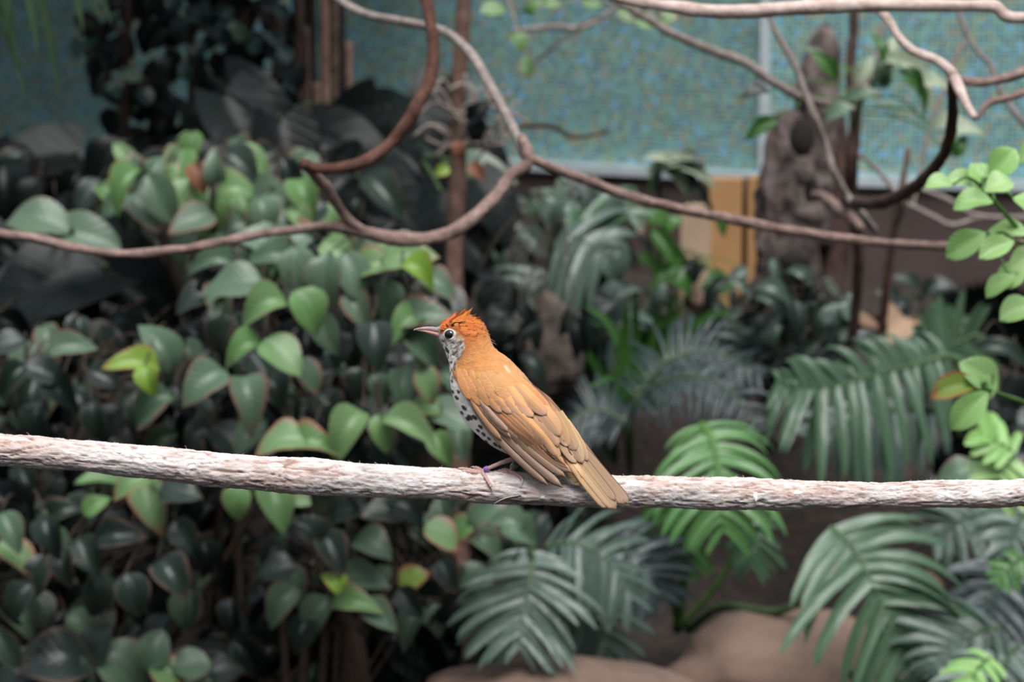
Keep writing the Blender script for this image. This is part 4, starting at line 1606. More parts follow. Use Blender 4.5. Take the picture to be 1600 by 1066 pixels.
# ------------------------------------------------------------------ the broad-leaved shrubs, left
A = Plant('leafy_shrub', 'tall shrub with pale green oval leaves scorched brown at the tips, left of the bird', 'shrub', ground_pt(470, 4.6), seed=21)
for pts, r0 in (([(470, 0), (480, 860), (455, 640), (420, 480), (380, 330)], 0.012), ([(500, 0), (520, 860), (560, 690), (600, 560), (640, 430)], 0.012), ([(450, 0), (430, 830), (370, 680), (300, 580), (240, 540)], 0.010), ([(520, 0), (540, 880), (600, 760), (670, 660), (690, 560)], 0.009)):
    d = 4.55
    A.stem([ground_pt(pts[0][0], d)] + [P(x, y, d) for x, y in pts[1:]], r0 * 0.7, 0.003, 'stem_brown')
b, mi, dk, ye = 'leaf_bright', 'leaf_mid', 'leaf_dark', 'leaf_yellow'
for (x, y, L, W, an, mt, d) in (
        (246, 540, 90, 60, 115, mi, 4.1), (208, 568, 84, 40, 172, ye, 4.05), (232, 594, 50, 42, -75, ye, 4.0), (319, 600, 82, 62, 215, mi, 4.05), (388, 625, 88, 60, -75, mi, 4.05), (380, 547, 68, 44, 200, b, 4.1), (441, 556, 82, 58, -38, b, 4.08), (482, 588, 66, 44, -58, mi, 4.15),
        (410, 480, 80, 58, 200, b, 4.1), (482, 486, 80, 64, -62, b, 4.1), (362, 447, 100, 60, 188, mi, 4.15), (466, 425, 84, 66, -85, mi, 4.2), (425, 402, 80, 50, 170, mi, 4.25), (236, 634, 76, 54, 210, mi, 4.1), (286, 622, 56, 46, -60, dk, 4.2), (512, 440, 90, 66, -92, mi, 4.15), (552, 432, 84, 62, -70, mi, 4.2),
        (592, 415, 76, 50, 20, b, 4.2), (640, 402, 92, 52, 10, b, 4.15), (656, 425, 64, 46, -30, ye, 4.1), (684, 446, 74, 46, -25, mi, 4.15), (622, 385, 66, 42, 165, b, 4.25), (587, 536, 76, 60, -82, dk, 4.05), (635, 508, 66, 42, 205, b, 4.1), (664, 496, 84, 52, 15, mi, 4.1), (662, 546, 84, 54, -40, mi, 4.1),
        (668, 602, 66, 46, -72, b, 4.1), (628, 604, 62, 46, -85, mi, 4.12), (592, 612, 60, 44, -70, mi, 4.15), (560, 600, 56, 42, -100, dk, 4.2), (542, 676, 90, 58, 238, b, 4.0), (598, 678, 66, 46, -72, b, 4.02), (642, 668, 96, 48, -20, b, 4.0), (490, 694, 76, 46, 5, b, 4.0), (438, 692, 86, 52, 188, b, 4.0),
        (512, 522, 76, 50, -70, mi, 4.2), (530, 545, 60, 42, -100, dk, 4.25), (560, 484, 70, 50, -60, mi, 4.2), (606, 470, 70, 50, -90, mi, 4.22), (450, 380, 80, 50, 20, mi, 4.3), (400, 376, 70, 46, 160, mi, 4.3), (530, 396, 70, 50, -40, b, 4.28), (575, 380, 60, 42, 40, mi, 4.3),
        (700, 520, 70, 50, -60, mi, 4.2), (715, 600, 70, 48, -40, mi, 4.2), (700, 650, 80, 50, -20, mi, 4.15), (690, 700, 60, 44, -60, b, 4.1), (720, 690, 60, 40, -80, mi, 4.2), (660, 640, 60, 44, 180, b, 4.15), (340, 520, 70, 48, -100, dk, 4.25), (430, 610, 60, 44, -60, dk, 4.25), (510, 640, 66, 48, -60, dk, 4.25), (620, 340 + 60, 60, 40, 100, mi, 4.3),
        (300, 470, 64, 46, 200, dk, 4.3), (330, 410, 80, 46, 180, mi, 4.3)):
    A.leaf(x, y, L, W, an, mt, d)
A.fill(95, (250, 380, 750, 780), (4.28, 4.6), (50, 85), [mi, dk, dk, 'leaf_shade_black', 'leaf_shade_black'])
A.done()

B = Plant('leafy_shrub', 'shrub crown of fresh green drooping leaves above the sagging vine, top left', 'shrub', ground_pt(330, 5.1), seed=22)
for x, top_ in ((300, (220, 250)), (340, (330, 260)), (370, (450, 300))):
    B.stem([ground_pt(x, 5.1), P(x, 560, 5.0), P((x + top_[0]) / 2, 400, 4.9), P(top_[0], top_[1], 4.8)], 0.012, 0.003)
for (x, y, L, W, an, mt) in ((193, 242, 54, 34, 125, b), (216, 270, 66, 44, 100, mi), (196, 290, 76, 44, 235, b), (240, 266, 60, 44, 60, mi), (252, 312, 96, 62, -62, mi), (311, 276, 50, 40, -70, 'leaf_orange'), (326, 324, 108, 72, -82, b), (280, 312, 78, 42, -112, b), (372, 300, 76, 46, 5, b), (386, 326, 66, 44, -62, b), (428, 312, 84, 52, 0, mi), (476, 306, 68, 54, -72, b),
                             (440, 348, 96, 62, 195, mi), (336, 262, 54, 40, 100, mi), (300, 346, 76, 50, 200, mi), (226, 330, 76, 50, -50, mi), (410, 340, 70, 50, -80, mi), (470, 345, 60, 40, -40, b), (360, 360, 80, 50, 190, mi), (265, 275, 50, 36, 60, b), (470, 355, 44, 26, 20, 'leaf_orange'), (180, 320, 60, 40, 220, mi), (290, 385, 70, 46, -120, mi), (350, 395, 70, 44, -80, mi), (410, 385, 70, 44, -60, mi)):
    B.leaf(x, y, L, W, an, mt, B.r.uniform(4.7, 4.9))
B.fill(60, (160, 230, 520, 460), (4.95, 5.25), (50, 84), [mi, dk, dk, b])
B.done()

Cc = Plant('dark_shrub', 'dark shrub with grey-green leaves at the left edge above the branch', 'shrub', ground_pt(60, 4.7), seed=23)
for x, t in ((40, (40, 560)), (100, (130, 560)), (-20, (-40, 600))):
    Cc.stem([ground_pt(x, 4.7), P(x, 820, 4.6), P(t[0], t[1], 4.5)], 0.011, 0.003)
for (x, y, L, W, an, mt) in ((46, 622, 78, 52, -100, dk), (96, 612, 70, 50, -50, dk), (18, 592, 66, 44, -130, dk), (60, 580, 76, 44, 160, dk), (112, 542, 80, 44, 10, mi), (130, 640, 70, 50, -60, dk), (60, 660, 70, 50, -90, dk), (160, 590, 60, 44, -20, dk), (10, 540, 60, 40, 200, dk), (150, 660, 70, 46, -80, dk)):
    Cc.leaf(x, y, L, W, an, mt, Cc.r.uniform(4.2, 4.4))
Cc.fill(60, (-620, 420, -60, 850), (4.4, 4.9), (60, 96), [dk, dk, mi, 'leaf_shade_black'])
Cc.fill(80, (-60, 520, 330, 800), (4.45, 4.8), (54, 86), [dk, dk, 'leaf_shade_black', mi])
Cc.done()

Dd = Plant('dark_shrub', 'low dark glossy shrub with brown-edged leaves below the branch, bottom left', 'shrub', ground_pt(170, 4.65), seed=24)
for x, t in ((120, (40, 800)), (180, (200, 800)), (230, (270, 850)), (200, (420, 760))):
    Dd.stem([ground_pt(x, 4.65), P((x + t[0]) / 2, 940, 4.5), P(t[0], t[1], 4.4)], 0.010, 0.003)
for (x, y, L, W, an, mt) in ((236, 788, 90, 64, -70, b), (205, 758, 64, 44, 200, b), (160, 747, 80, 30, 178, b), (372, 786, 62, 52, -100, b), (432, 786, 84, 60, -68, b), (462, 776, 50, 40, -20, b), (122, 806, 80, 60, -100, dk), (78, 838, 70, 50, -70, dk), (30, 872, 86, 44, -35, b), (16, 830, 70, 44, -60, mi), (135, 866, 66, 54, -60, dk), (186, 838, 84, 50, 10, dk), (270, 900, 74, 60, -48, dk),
                             (208, 930, 74, 60, -70, dk), (150, 936, 70, 54, -90, dk), (100, 886, 60, 46, -80, dk), (100, 800, 60, 40, 30, dk), (60, 900, 70, 50, -100, dk), (290, 840, 70, 50, -60, dk), (30, 940, 70, 50, -120, dk), (280, 770, 70, 46, 0, dk), (150, 790, 50, 34, 40, b), (320, 870, 60, 44, -80, 'leaf_shade_black')):
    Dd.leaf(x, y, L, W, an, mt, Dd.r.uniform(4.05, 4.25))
Dd.fill(60, (-600, 760, -50, 1080), (4.2, 4.6), (60, 90), [dk, dk, mi, 'leaf_shade_black'])
Dd.fill(90, (-60, 730, 340, 1010), (4.3, 4.62), (54, 84), [dk, dk, 'leaf_shade_black', 'leaf_shade_black', mi])
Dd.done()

E = Plant('ground_cover', 'low leafy plant with rounded grey-green leaves in the bottom left corner', 'plant', ground_pt(140, 4.55), seed=25)
E.stem([ground_pt(110, 4.55), P(110, 1010, 4.4)], 0.006, 0.002)
E.stem([ground_pt(220, 4.55), P(230, 1010, 4.4)], 0.006, 0.002)
for (x, y, L, W, an, mt) in ((90, 1030, 110, 74, 170, dk), (195, 1045, 110, 76, -40, mi), (240, 1016, 70, 54, 70, mi), (40, 1050, 90, 60, 200, dk), (262, 1052, 60, 44, -20, b), (150, 1010, 80, 60, 60, dk), (10, 1010, 80, 40, 120, dk), (300, 1040, 60, 46, 10, mi), (120, 1062, 80, 60, -90, dk), (250, 985, 60, 44, 60, dk)):
    E.leaf(x, y, L, W, an, mt, E.r.uniform(4.2, 4.4), 'elliptic')
E.fill(36, (-40, 975, 350, 1110), (4.38, 4.55), (60, 96), [dk, mi, dk], 'elliptic', angs=(-180, 180))
E.done()

G = Plant('young_shrub', 'small woody shrub with glossy leaves on a stout brown stem, bottom centre', 'shrub', ground_pt(552, 4.5), seed=26)
G.stem([ground_pt(550, 4.5) + Vector((0, 0, -.03)), P(555, 1050, 4.42), P(545, 985, 4.4), P(520, 930, 4.38)], 0.032, 0.007, 'stem_brown')
G.stem([P(548, 990, 4.4), P(600, 930, 4.4), P(650, 890, 4.42), P(720, 835, 4.45)], 0.009, 0.003, 'stem_brown')
G.stem([P(530, 950, 4.39), P(500, 890, 4.4), P(488, 830, 4.4), P(490, 760, 4.42)], 0.007, 0.003, 'stem_brown')
for (x, y, L, W, an, mt) in ((430, 892, 66, 46, 190, dk), (520, 862, 76, 50, -60, dk), (582, 852, 66, 46, -20, mi), (566, 906, 80, 44, 2, mi), (521, 910, 44, 34, 130, ye), (552, 944, 80, 40, 5, b), (495, 966, 80, 52, 240, mi), (440, 946, 76, 52, 230, mi), (592, 962, 68, 46, -30, mi), (646, 904, 52, 44, 30, ye), (692, 838, 68, 50, -35, b), (727, 822, 58, 42, 40, b), (812, 832, 66, 46, -20, mi), (640, 942, 60, 44, -50, dk), (470, 990, 56, 44, -110, dk),
                             (760, 800, 66, 46, 30, mi), (790, 815, 60, 40, 160, mi), (640, 800, 66, 50, -30, dk), (600, 800, 66, 44, 180, dk), (480, 830, 60, 44, 120, dk), (545, 800, 60, 44, 20, dk), (700, 900, 60, 44, -60, dk), (690, 800, 60, 44, 100, mi), (560, 760, 60, 44, -60, dk)):
    G.leaf(x, y, L, W, an, mt, G.r.uniform(4.2, 4.38))
G.fill(70, (400, 760, 830, 985), (4.42, 4.75), (48, 76), [dk, dk, mi, 'leaf_shade_black'])
G.done()

# big dark leaves
H = Plant('elephant_ear', 'large dark slate-green elephant-ear leaves at the left edge under the vine', 'plant', ground_pt(90, 5.2), seed=31)
for (x, y, L, W, an, d) in ((66, 452, 210, 130, 200, 4.9), (170, 428, 230, 110, -32, 4.95), (120, 380, 170, 80, 160, 5.0), (20, 500, 180, 120, 230, 5.0), (240, 470, 160, 90, -60, 5.0)):
    H.leaf(x, y, L, W, an, 'leaf_slate', d, 'heart', tipout=0.3)
H.leaf(130, 372, 130, 62, -15, mi, 4.8, 'elliptic')
H.leaf(60, 345, 110, 60, 165, mi, 4.8, 'elliptic')
H.stem([ground_pt(80, 5.2), P(90, 620, 5.1), P(110, 430, 5.05)], 0.012, 0.006, 'petiole_olive')
H.done(0.004)

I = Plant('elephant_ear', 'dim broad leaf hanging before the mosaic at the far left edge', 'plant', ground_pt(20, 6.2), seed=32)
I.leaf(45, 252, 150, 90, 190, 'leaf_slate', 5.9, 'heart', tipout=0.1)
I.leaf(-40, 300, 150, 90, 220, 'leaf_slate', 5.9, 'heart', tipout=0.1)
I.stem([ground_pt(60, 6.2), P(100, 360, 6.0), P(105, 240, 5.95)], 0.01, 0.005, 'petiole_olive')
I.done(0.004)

J = Plant('elephant_ear', 'cluster of broad dark drooping leaves in front of the palm stalks', 'plant', ground_pt(420, 6.0), seed=33)
for (x, y, L, W, an, d, mt) in ((385, 210, 150, 110, -60, 5.7, 'leaf_slate'), (420, 170, 170, 60, -38, 5.75, 'leaf_slate'), (340, 235, 140, 90, -70, 5.75, 'leaf_shade_black'), (560, 240, 170, 80, -30, 5.9, 'leaf_slate'), (620, 330, 170, 100, -40, 5.6, 'leaf_slate'), (650, 285, 130, 80, 150, 5.7, 'leaf_slate'), (560, 320, 130, 90, -100, 5.7, 'leaf_shade_black'), (450, 260, 150, 100, -80, 5.7, 'leaf_shade_black'), (600, 200, 110, 70, 20, 6.0, 'leaf_slate'), (660, 220, 120, 90, -80, 5.9, 'leaf_slate'), (770, 330, 120, 80, -60, 5.7, 'leaf_slate'), (690, 360, 120, 80, -90, 5.5, 'leaf_slate'), (760, 270, 100, 50, -10, 5.9, mi)):
    J.leaf(x, y, L, W, an, mt, d, 'heart', tipout=0.2)
J.fill(30, (300, 130, 820, 480), (5.9, 6.3), (90, 150), ['leaf_shade_black', 'leaf_slate'], 'heart', 0.62)
J.stem([ground_pt(420, 6.1), P(430, 420, 6.0), P(410, 200, 5.95)], 0.012, 0.006, 'petiole_olive')
J.stem([ground_pt(600, 6.1), P(610, 420, 6.0), P(620, 240, 5.95)], 0.012, 0.006, 'petiole_olive')
J.done(0.004)

# dark climber, top left
K = Plant('climbing_vine', 'dark tangled climber with small teal leaves left of the palm stalks', 'climber', ground_pt(300, 6.6), seed=34)
for x, y in ((200, 60), (300, -20), (380, 10), (430, 40), (260, 150)):
    K.stem([ground_pt(x * 0.6 + 120, 6.6), P(x, 300, 6.5), P(x, y, 6.4), P(x + 10, -150, 6.4)], 0.012, 0.005, 'vine_dark')
for (x, y) in ((375, 50), (385, 62), (345, 52), (300, 22), (318, 14), (430, 62), (440, 20), (270, 5), (400, 72), (350, 20), (205, 118), (255, 100), (290, 110), (225, 148), (175, 140), (445, 85), (310, 80), (420, 10)):
    K.leaf(x, y, 34, 24, K.r.uniform(-140, -20), K.r.choice(['leaf_teal', 'leaf_teal', 'leaf_mid']), K.r.uniform(6.1, 6.25), 'elliptic')
K.fill(190, (130, -160, 470, 300), (6.3, 6.75), (34, 60), ['leaf_teal', 'leaf_shade_black', 'leaf_shade_black', 'leaf_slate'], 'elliptic', 0.66)
K.done()


# ------------------------------------------------------------------ palm fronds, ferns, divided leaves
def lobed_blade(mb, mid, side_hint, lobes, llen, lw, droop, spread=0.9, web=0.10, fine=1.0, seed=0, narrow=0.52, asym=1.0):
    """deeply cut blade along a midrib; each lobe a drooping strap joined to the web at the rib"""
    r = random.Random(seed)
    n = len(mid)
    down = Vector((0, 0, -1))
    for sgn in (-1, 1):
        for i in range(lobes):
            t = min(0.985, (i + 0.35 + r.uniform(-.28, .28)) / lobes)
            k = min(n - 2, int(t * (n - 1)))
            p = mid[k].lerp(mid[k + 1], t * (n - 1) - k)
            tan = (mid[k + 1] - mid[k]).normalized()
            side = (side_hint - tan * side_hint.dot(tan)).normalized() * sgn
            nrm = tan.cross(side).normalized()
            f = math.sin(math.pi * (0.16 + 0.78 * t)) ** 0.7
            L = llen * f * r.uniform(0.78, 1.1) * (asym if sgn < 0 else 1.0)
            fw = spread * (0.25 + 0.9 * t)
            d0 = (side * (1.05 - 0.55 * t) + tan * (fw * 0.8 + r.uniform(-.12, .12)) + nrm * r.uniform(-.18, .18)).normalized()
            W = lw * (0.75 + 0.5 * f) * r.uniform(0.75, 1.1) * narrow
            rows = []
            uvs = []
            q = p.copy()
            dj = r.uniform(0.6, 1.35)
            dv = d0.copy()
            steps = 8
            for s in range(steps + 1):
                u = s / steps
                ww = W * 0.5 * (1.25 - 0.35 * u if u < 0.35 else 1.13 * math.sqrt(max(0.0, 1 - ((u - 0.35) / 0.65) ** 2.2))) + 0.0006
                acr = (tan - dv * tan.dot(dv))
                acr = acr.normalized() if acr.length > 1e-4 else nrm.cross(dv).normalized()
                up_ = dv.cross(acr)
                if up_.z < 0: up_ = -up_
                rows.append([q + acr * (ww * v) + up_ * (abs(v) * ww * 0.35) for v in (-1, -0.5, 0, 0.5, 1)])
                uvs += [(u, (v + 1) / 2) for v in (-1, -0.5, 0, 0.5, 1)]
                q = q + dv * (L / steps)
                dv = (dv + down * droop * dj * (0.4 + u) / steps + Vector((r.uniform(-.03, .03), r.uniform(-.03, .03), 0))).normalized()
            mb.grid(rows, False, uvs)
        # web of blade along the rib
    rows = []
    uvs = []
    for k in range(n):
        t = k / (n - 1)
        tan = (mid[min(k + 1, n - 1)] - mid[max(0, k - 1)]).normalized()
        side = (side_hint - tan * side_hint.dot(tan)).normalized()
        w = web * llen * math.sin(math.pi * (0.1 + 0.85 * t))
        rows.append([mid[k] + side * (w * v) + Vector((0, 0, -abs(v) * w * 0.25)) for v in (-1, -.5, 0, .5, 1)])
        uvs += [(t, (v + 1) / 2) for v in (-1, -.5, 0, .5, 1)]
    mb.grid(rows, False, uvs)


class BigLeafPlant:
    def __init__(self, name, label, px, d, cat='plant', group=None):
        self.base = ground_pt(px, d)
        self.o = empty(name, self.base, label, cat, group)
        self.k = 0

    def leaf(self, mid, lobes, llen, lw, droop, mat, stalk=None, sr=6, side=None, spread=0.9, web=0.1, stalk_mat='petiole_olive', label=None, asym=1.0):
        """mid: [(px, py, d), ...]; llen, lw in pixels"""
        self.k += 1
        lobes = int(lobes * 1.3)
        m_ = catmull([P(*p) for p in mid], 6)
        d = mid[0][2]
        s = d / FPX
        if side is None:
            tan = (m_[-1] - m_[0]).normalized()
            side = (-FW + Vector((0, 0, 0.7))).cross(tan)
        mb = MB()
        lobed_blade(mb, m_, side.normalized(), lobes, llen * s, lw * s, droop, spread, web, seed=self.k * 7 + int(mid[0][0]), asym=asym)
        e = mb.build('leaf', M[mat], self.o)
        if label: e['label'] = label
        st_ = [self.base + Vector((rnd.uniform(-.03, .03), rnd.uniform(-.02, .02), 0.0))] if stalk is None else []
        st_ += [P(*p) for p in (stalk or [])]
        c = catmull(st_ + [m_[0]], 8) if len(st_) else []
        mb = MB()
        full = c + m_[1:]
        n = len(full)
        mb.tube(full, interp([sr * s, sr * s * 0.8, sr * s * 0.25], n), 8)
        mb.build('stalk', M[stalk_mat], e)
        return e


ph = BigLeafPlant('split_leaf_philodendron', 'large grey-green divided leaf arching sideways at right, above the branch', 1560, 5.3)
ph.leaf([(1478, 556, 5.0), (1420, 572, 4.95), (1360, 588, 4.9), (1300, 604, 4.85), (1250, 606, 4.82), (1215, 598, 4.8)], 14, 178, 27, 1.7, 'philo', stalk=[(1560, 700, 5.3), (1530, 590, 5.1)], side=Vector((0.1, -0.5, -0.9)), spread=0.5, asym=0.45)
ph.leaf([(1470, 640, 5.25), (1400, 640, 5.2), (1330, 655, 5.15), (1270, 690, 5.1)], 12, 120, 26, 1.6, 'philo_grey', stalk=[(1560, 720, 5.3)], side=Vector((0.1, -0.6, -0.8)), spread=0.5)
ph.leaf([(1420, 590, 5.15), (1480, 545, 5.15), (1530, 520, 5.15)], 6, 90, 24, 0.3, 'philo', stalk=[(1500, 690, 5.3), (1430, 620, 5.2)], side=Vector((0.3, 0, 1)))
ph.leaf([(1440, 570, 5.2), (1470, 530, 5.2), (1490, 498, 5.2)], 5, 60, 24, 0.2, 'philo', stalk=[(1500, 690, 5.3)], side=Vector((1, 0, 0)))
p2 = BigLeafPlant('split_leaf_philodendron', 'bright green divided leaf behind the branch right of the tail', 1058, 4.95)
p2.leaf([(1098, 664, 4.7), (1112, 690, 4.66), (1122, 730, 4.62), (1128, 780, 4.6), (1130, 830, 4.6)], 11, 140, 20, 1.9, 'philo_bright', stalk=[(1058, 985, 4.93), (1072, 880, 4.85), (1090, 740, 4.75)], sr=9, stalk_mat='stem_green', spread=0.5)
p2.leaf([(1040, 760, 4.8), (1050, 820, 4.8), (1060, 890, 4.8)], 7, 90, 20, 1.2, 'philo_bright', stalk=[(1060, 985, 4.93), (1040, 860, 4.85)], sr=6, stalk_mat='stem_green')
p2.leaf([(1170, 800, 4.85), (1180, 840, 4.85), (1175, 890, 4.85)], 6, 70, 18, 1.0, 'philo', stalk=[(1060, 985, 4.93), (1130, 900, 4.88)], sr=5, stalk_mat='stem_green')
p3 = BigLeafPlant('split_leaf_philodendron', 'drooping green divided leaf below the branch, right of the long stalks', 1090, 4.95)
p3.leaf([(1300, 826, 4.45), (1335, 860, 4.42), (1362, 910, 4.4), (1388, 970, 4.4), (1405, 1040, 4.4)], 12, 200, 26, 1.6, 'philo', stalk=[(1075, 985, 4.93), (1130, 948, 4.85), (1220, 955, 4.75), (1290, 900, 4.6)], sr=8, spread=0.7)
p3.leaf([(1390, 1060, 4.55), (1430, 1080, 4.5), (1470, 1110, 4.5)], 6, 90, 24, 1.2, 'philo', stalk=[(1090, 1000, 4.93), (1160, 1008, 4.85), (1250, 1030, 4.75), (1330, 1050, 4.6)], sr=9)
p4 = BigLeafPlant('split_leaf_philodendron', 'dark grey-green feathery divided leaf fanning down under the bird', 900, 4.9)
p4.leaf([(832, 862, 4.45), (828, 905, 4.4), (818, 955, 4.38), (812, 1010, 4.36)], 13, 135, 19, 0.9, 'philo_grey', stalk=[(880, 1000, 4.8), (850, 900, 4.6)], sr=6, spread=0.8)
p4.leaf([(850, 858, 4.55), (900, 850, 4.5), (950, 880, 4.5), (985, 935, 4.5)], 11, 130, 20, 1.3, 'philo_grey', stalk=[(900, 1010, 4.8), (870, 900, 4.65)], sr=6)
p4.leaf([(880, 900, 4.6), (920, 950, 4.6), (950, 1020, 4.6)], 9, 110, 20, 1.2, 'philo_grey', stalk=[(900, 1010, 4.8)], sr=6)
p4.leaf([(960, 850, 4.75), (1000, 880, 4.75), (1030, 930, 4.75)], 8, 110, 26, 0.8, 'frond_blue', stalk=[(900, 1010, 4.8), (940, 900, 4.78)], sr=6)
p5 = BigLeafPlant('split_leaf_philodendron', 'blue-grey divided leaves crowding the bottom right corner', 1600, 4.75)
p5.leaf([(1568, 880, 4.5), (1550, 930, 4.45), (1540, 985, 4.42)], 9, 110, 26, 1.0, 'frond_blue', stalk=[(1590, 1000, 4.7)], sr=6)
p5.leaf([(1590, 985, 4.45), (1540, 985, 4.4), (1490, 1010, 4.38), (1460, 1050, 4.36)], 10, 110, 26, 1.0, 'philo_grey', stalk=[(1610, 1050, 4.7)], sr=6)
p5.leaf([(1590, 1010, 4.4), (1560, 1050, 4.35), (1540, 1100, 4.33)], 8, 110, 26, 0.9, 'philo_grey', stalk=[(1610, 1060, 4.7)], sr=6)
p5.leaf([(1545, 800, 4.8), (1500, 815, 4.75), (1460, 850, 4.72)], 8, 90, 24, 1.3, 'philo_grey', stalk=[(1600, 960, 4.8), (1590, 840, 4.8)], sr=6)
p5.leaf([(1620, 790, 4.6), (1590, 820, 4.55), (1575, 870, 4.5)], 8, 90, 26, 1.2, 'philo_grey', stalk=[(1640, 960, 4.75)], sr=6)
p5.leaf([(1545, 1030, 4.25), (1525, 1050, 4.22), (1515, 1090, 4.2)], 4, 60, 24, 0.8, 'leaf_fresh', stalk=[(1580, 1090, 4.4)], sr=4)
p5.leaf([(1600, 870, 4.3), (1580, 885, 4.3), (1560, 910, 4.3)], 4, 40, 14, 0.8, 'philo_bright', stalk=[(1640, 900, 4.4)], sr=4)
p6 = BigLeafPlant('split_leaf_plant', 'pale green lobed seedling leaf just above the branch at far right', 1590, 4.6)
p6.leaf([(1580, 705, 4.3), (1555, 690, 4.3), (1530, 676, 4.3)], 4, 60, 28, 0.6, 'leaf_fresh', stalk=[(1610, 800, 4.5)], sr=4, spread=1.0)
p6.leaf([(1580, 715, 4.32), (1565, 740, 4.3), (1560, 775, 4.3)], 4, 70, 30, 0.8, 'leaf_fresh', stalk=[(1610, 800, 4.5)], sr=4)
p7 = BigLeafPlant('umbrella_plant', 'plant with long drooping finger leaflets behind the bird, under the vine', 880, 5.9)
p7.leaf([(880, 372, 5.5), (900, 372, 5.48), (925, 385, 5.46), (945, 400, 5.45)], 5, 150, 30, 2.6, 'philo_grey', stalk=[(870, 500, 5.8), (860, 400, 5.6)], sr=5, spread=0.3)
p7.leaf([(890, 350, 5.55), (920, 350, 5.53), (950, 375, 5.5)], 5, 120, 28, 2.4, 'philo', stalk=[(880, 480, 5.8), (880, 380, 5.6)], sr=5, spread=0.3)
p7.leaf([(850, 430, 5.5), (830, 440, 5.48), (805, 460, 5.45)], 5, 110, 28, 2.2, 'philo_grey', stalk=[(880, 540, 5.8)], sr=5)
p7.leaf([(930, 470, 5.6), (955, 480, 5.6), (985, 510, 5.6)], 5, 110, 26, 2.4, 'philo_grey', stalk=[(900, 560, 5.8)], sr=5)
L_ = Plant('leafy_bush', 'bushy grey-green plant under the middle of the slanting vine', 'bush', ground_pt(860, 6.3), seed=41)
L_.stem([ground_pt(860, 6.3), P(860, 440, 6.1), P(870, 320, 6.0)], 0.01, 0.003)
L_.fill(75, (770, 285, 1000, 480), (5.75, 6.2), (44, 74), ['leaf_mid', 'leaf_dark', 'philo_grey'], 'elliptic', 0.6)
L_.fill(7, (800, 470, 930, 620), (5.05, 5.15), (44, 70), ['leaf_dark', 'leaf_slate'], 'lance', 0.4)
L_.fill(30, (740, 400, 860, 720), (5.3, 5.8), (44, 74), ['leaf_dark', 'leaf_slate'], 'elliptic', 0.6)
L_.done()

fr = BigLeafPlant('cycad', 'dark blue-grey feather frond arching right of the bird\'s back', 1010, 5.6)
fr.leaf([(985, 640, 5.2), (1030, 600, 5.15), (1085, 588, 5.1), (1140, 612, 5.05), (1185, 672, 5.0)], 24, 90, 7, 1.6, 'frond_blue', stalk=[(985, 740, 5.4)], sr=4, spread=0.5, web=0.03)
fr.leaf([(990, 620, 5.3), (1050, 560, 5.3), (1120, 550, 5.3), (1190, 590, 5.3)], 24, 90, 7, 1.2, 'frond_blue', stalk=[(985, 740, 5.4)], sr=4, spread=0.5, web=0.03)
fr.leaf([(975, 660, 5.3), (940, 640, 5.3), (900, 650, 5.3), (870, 690, 5.3)], 20, 90, 7, 1.2, 'frond_blue', stalk=[(985, 740, 5.4)], sr=4, spread=0.5, web=0.03)
fp = BigLeafPlant('palm_seedling', 'bright green strap-leaved palm seedling right of the mottled boulder', 1000, 6.0)


def strap(plant, pts, w, mat):
    c = catmull([P(*p) for p in pts], 6)
    mb = MB()
    n = len(c)
    rows = []
    uvs = []
    for k in range(n):
        t = k / (n - 1)
        tan = (c[min(k + 1, n - 1)] - c[max(0, k - 1)]).normalized()
        sd = tan.cross(-FW + Vector((0, 0, .3))).normalized()
        ww = w * pts[0][2] / FPX * 0.5 * (0.35 + 0.65 * math.sin(math.pi * min(1, t * 1.4 + .1) * 0.5)) * (1 - t ** 3) + 0.0006
        rows.append([c[k] + sd * (ww * v) - FW * (0.3 * ww * abs(v)) for v in (-1, -.4, 0.4, 1)])
        uvs += [(t, (v + 1) / 2) for v in (-1, -.4, .4, 1)]
    mb.grid(rows, False, uvs)
    return mb.build('leaf', M[mat], plant.o)


rs = random.Random(77)
for i in range(46):
    bx_ = 985 + rs.uniform(-40, 50)
    d = rs.uniform(5.5, 5.9)
    a = rs.uniform(-1.15, 1.15)
    L = rs.uniform(90, 190)
    tx, ty = bx_ + math.sin(a) * L, 620 - math.cos(a) * L
    strap(fp, [(bx_, 640, d), (bx_ + math.sin(a) * L * 0.45, 620 - math.cos(a) * L * 0.62, d - 0.05), (tx, ty + abs(a) * 40, d - 0.12)], rs.uniform(9, 15), rs.choice(['grass_leaf', 'grass_leaf', 'philo', 'philo_bright']))
for i, (x0, y0, x1, y1, x2, y2) in enumerate(((1050, 570, 1070, 520, 1140, 480), (1060, 560, 1100, 500, 1150, 492), (960, 600, 975, 530, 980, 470), (1010, 600, 1030, 540, 1045, 500), (1090, 560, 1120, 520, 1170, 520))):
    strap(fp, [(x0, y0 + 40, 5.5), (x1, y1, 5.45), (x2, y2, 5.4)], 18, 'grass_leaf')
N_ = Plant('leafy_bush', 'small fresh green plant before the pale face of the tan board', 'bush', ground_pt(1030, 6.6), seed=43)
N_.stem([ground_pt(1030, 6.6), P(1030, 420, 6.5), P(1035, 330, 6.4)], 0.006, 0.003, 'stem_green')
for (x, y, L, W, an) in ((1040, 385, 70, 26, -50), (1060, 410, 70, 28, -60), (1025, 345, 60, 26, 150), (1040, 430, 60, 26, -150), (990, 325, 44, 26, 190), (1050, 350, 40, 22, 40), (1125, 352, 40, 20, -60), (1010, 410, 50, 20, 140), (1065, 440, 50, 30, -30), (1120, 445, 50, 40, 190)):
    N_.leaf(x, y, L, W, an, 'grass_leaf', N_.r.uniform(6.2, 6.4), 'lance')
N_.fill(24, (990, 420, 1200, 560), (6.2, 6.5), (40, 66), ['leaf_slate', 'leaf_dark', 'philo_grey'], 'lance', 0.4)
N_.done()
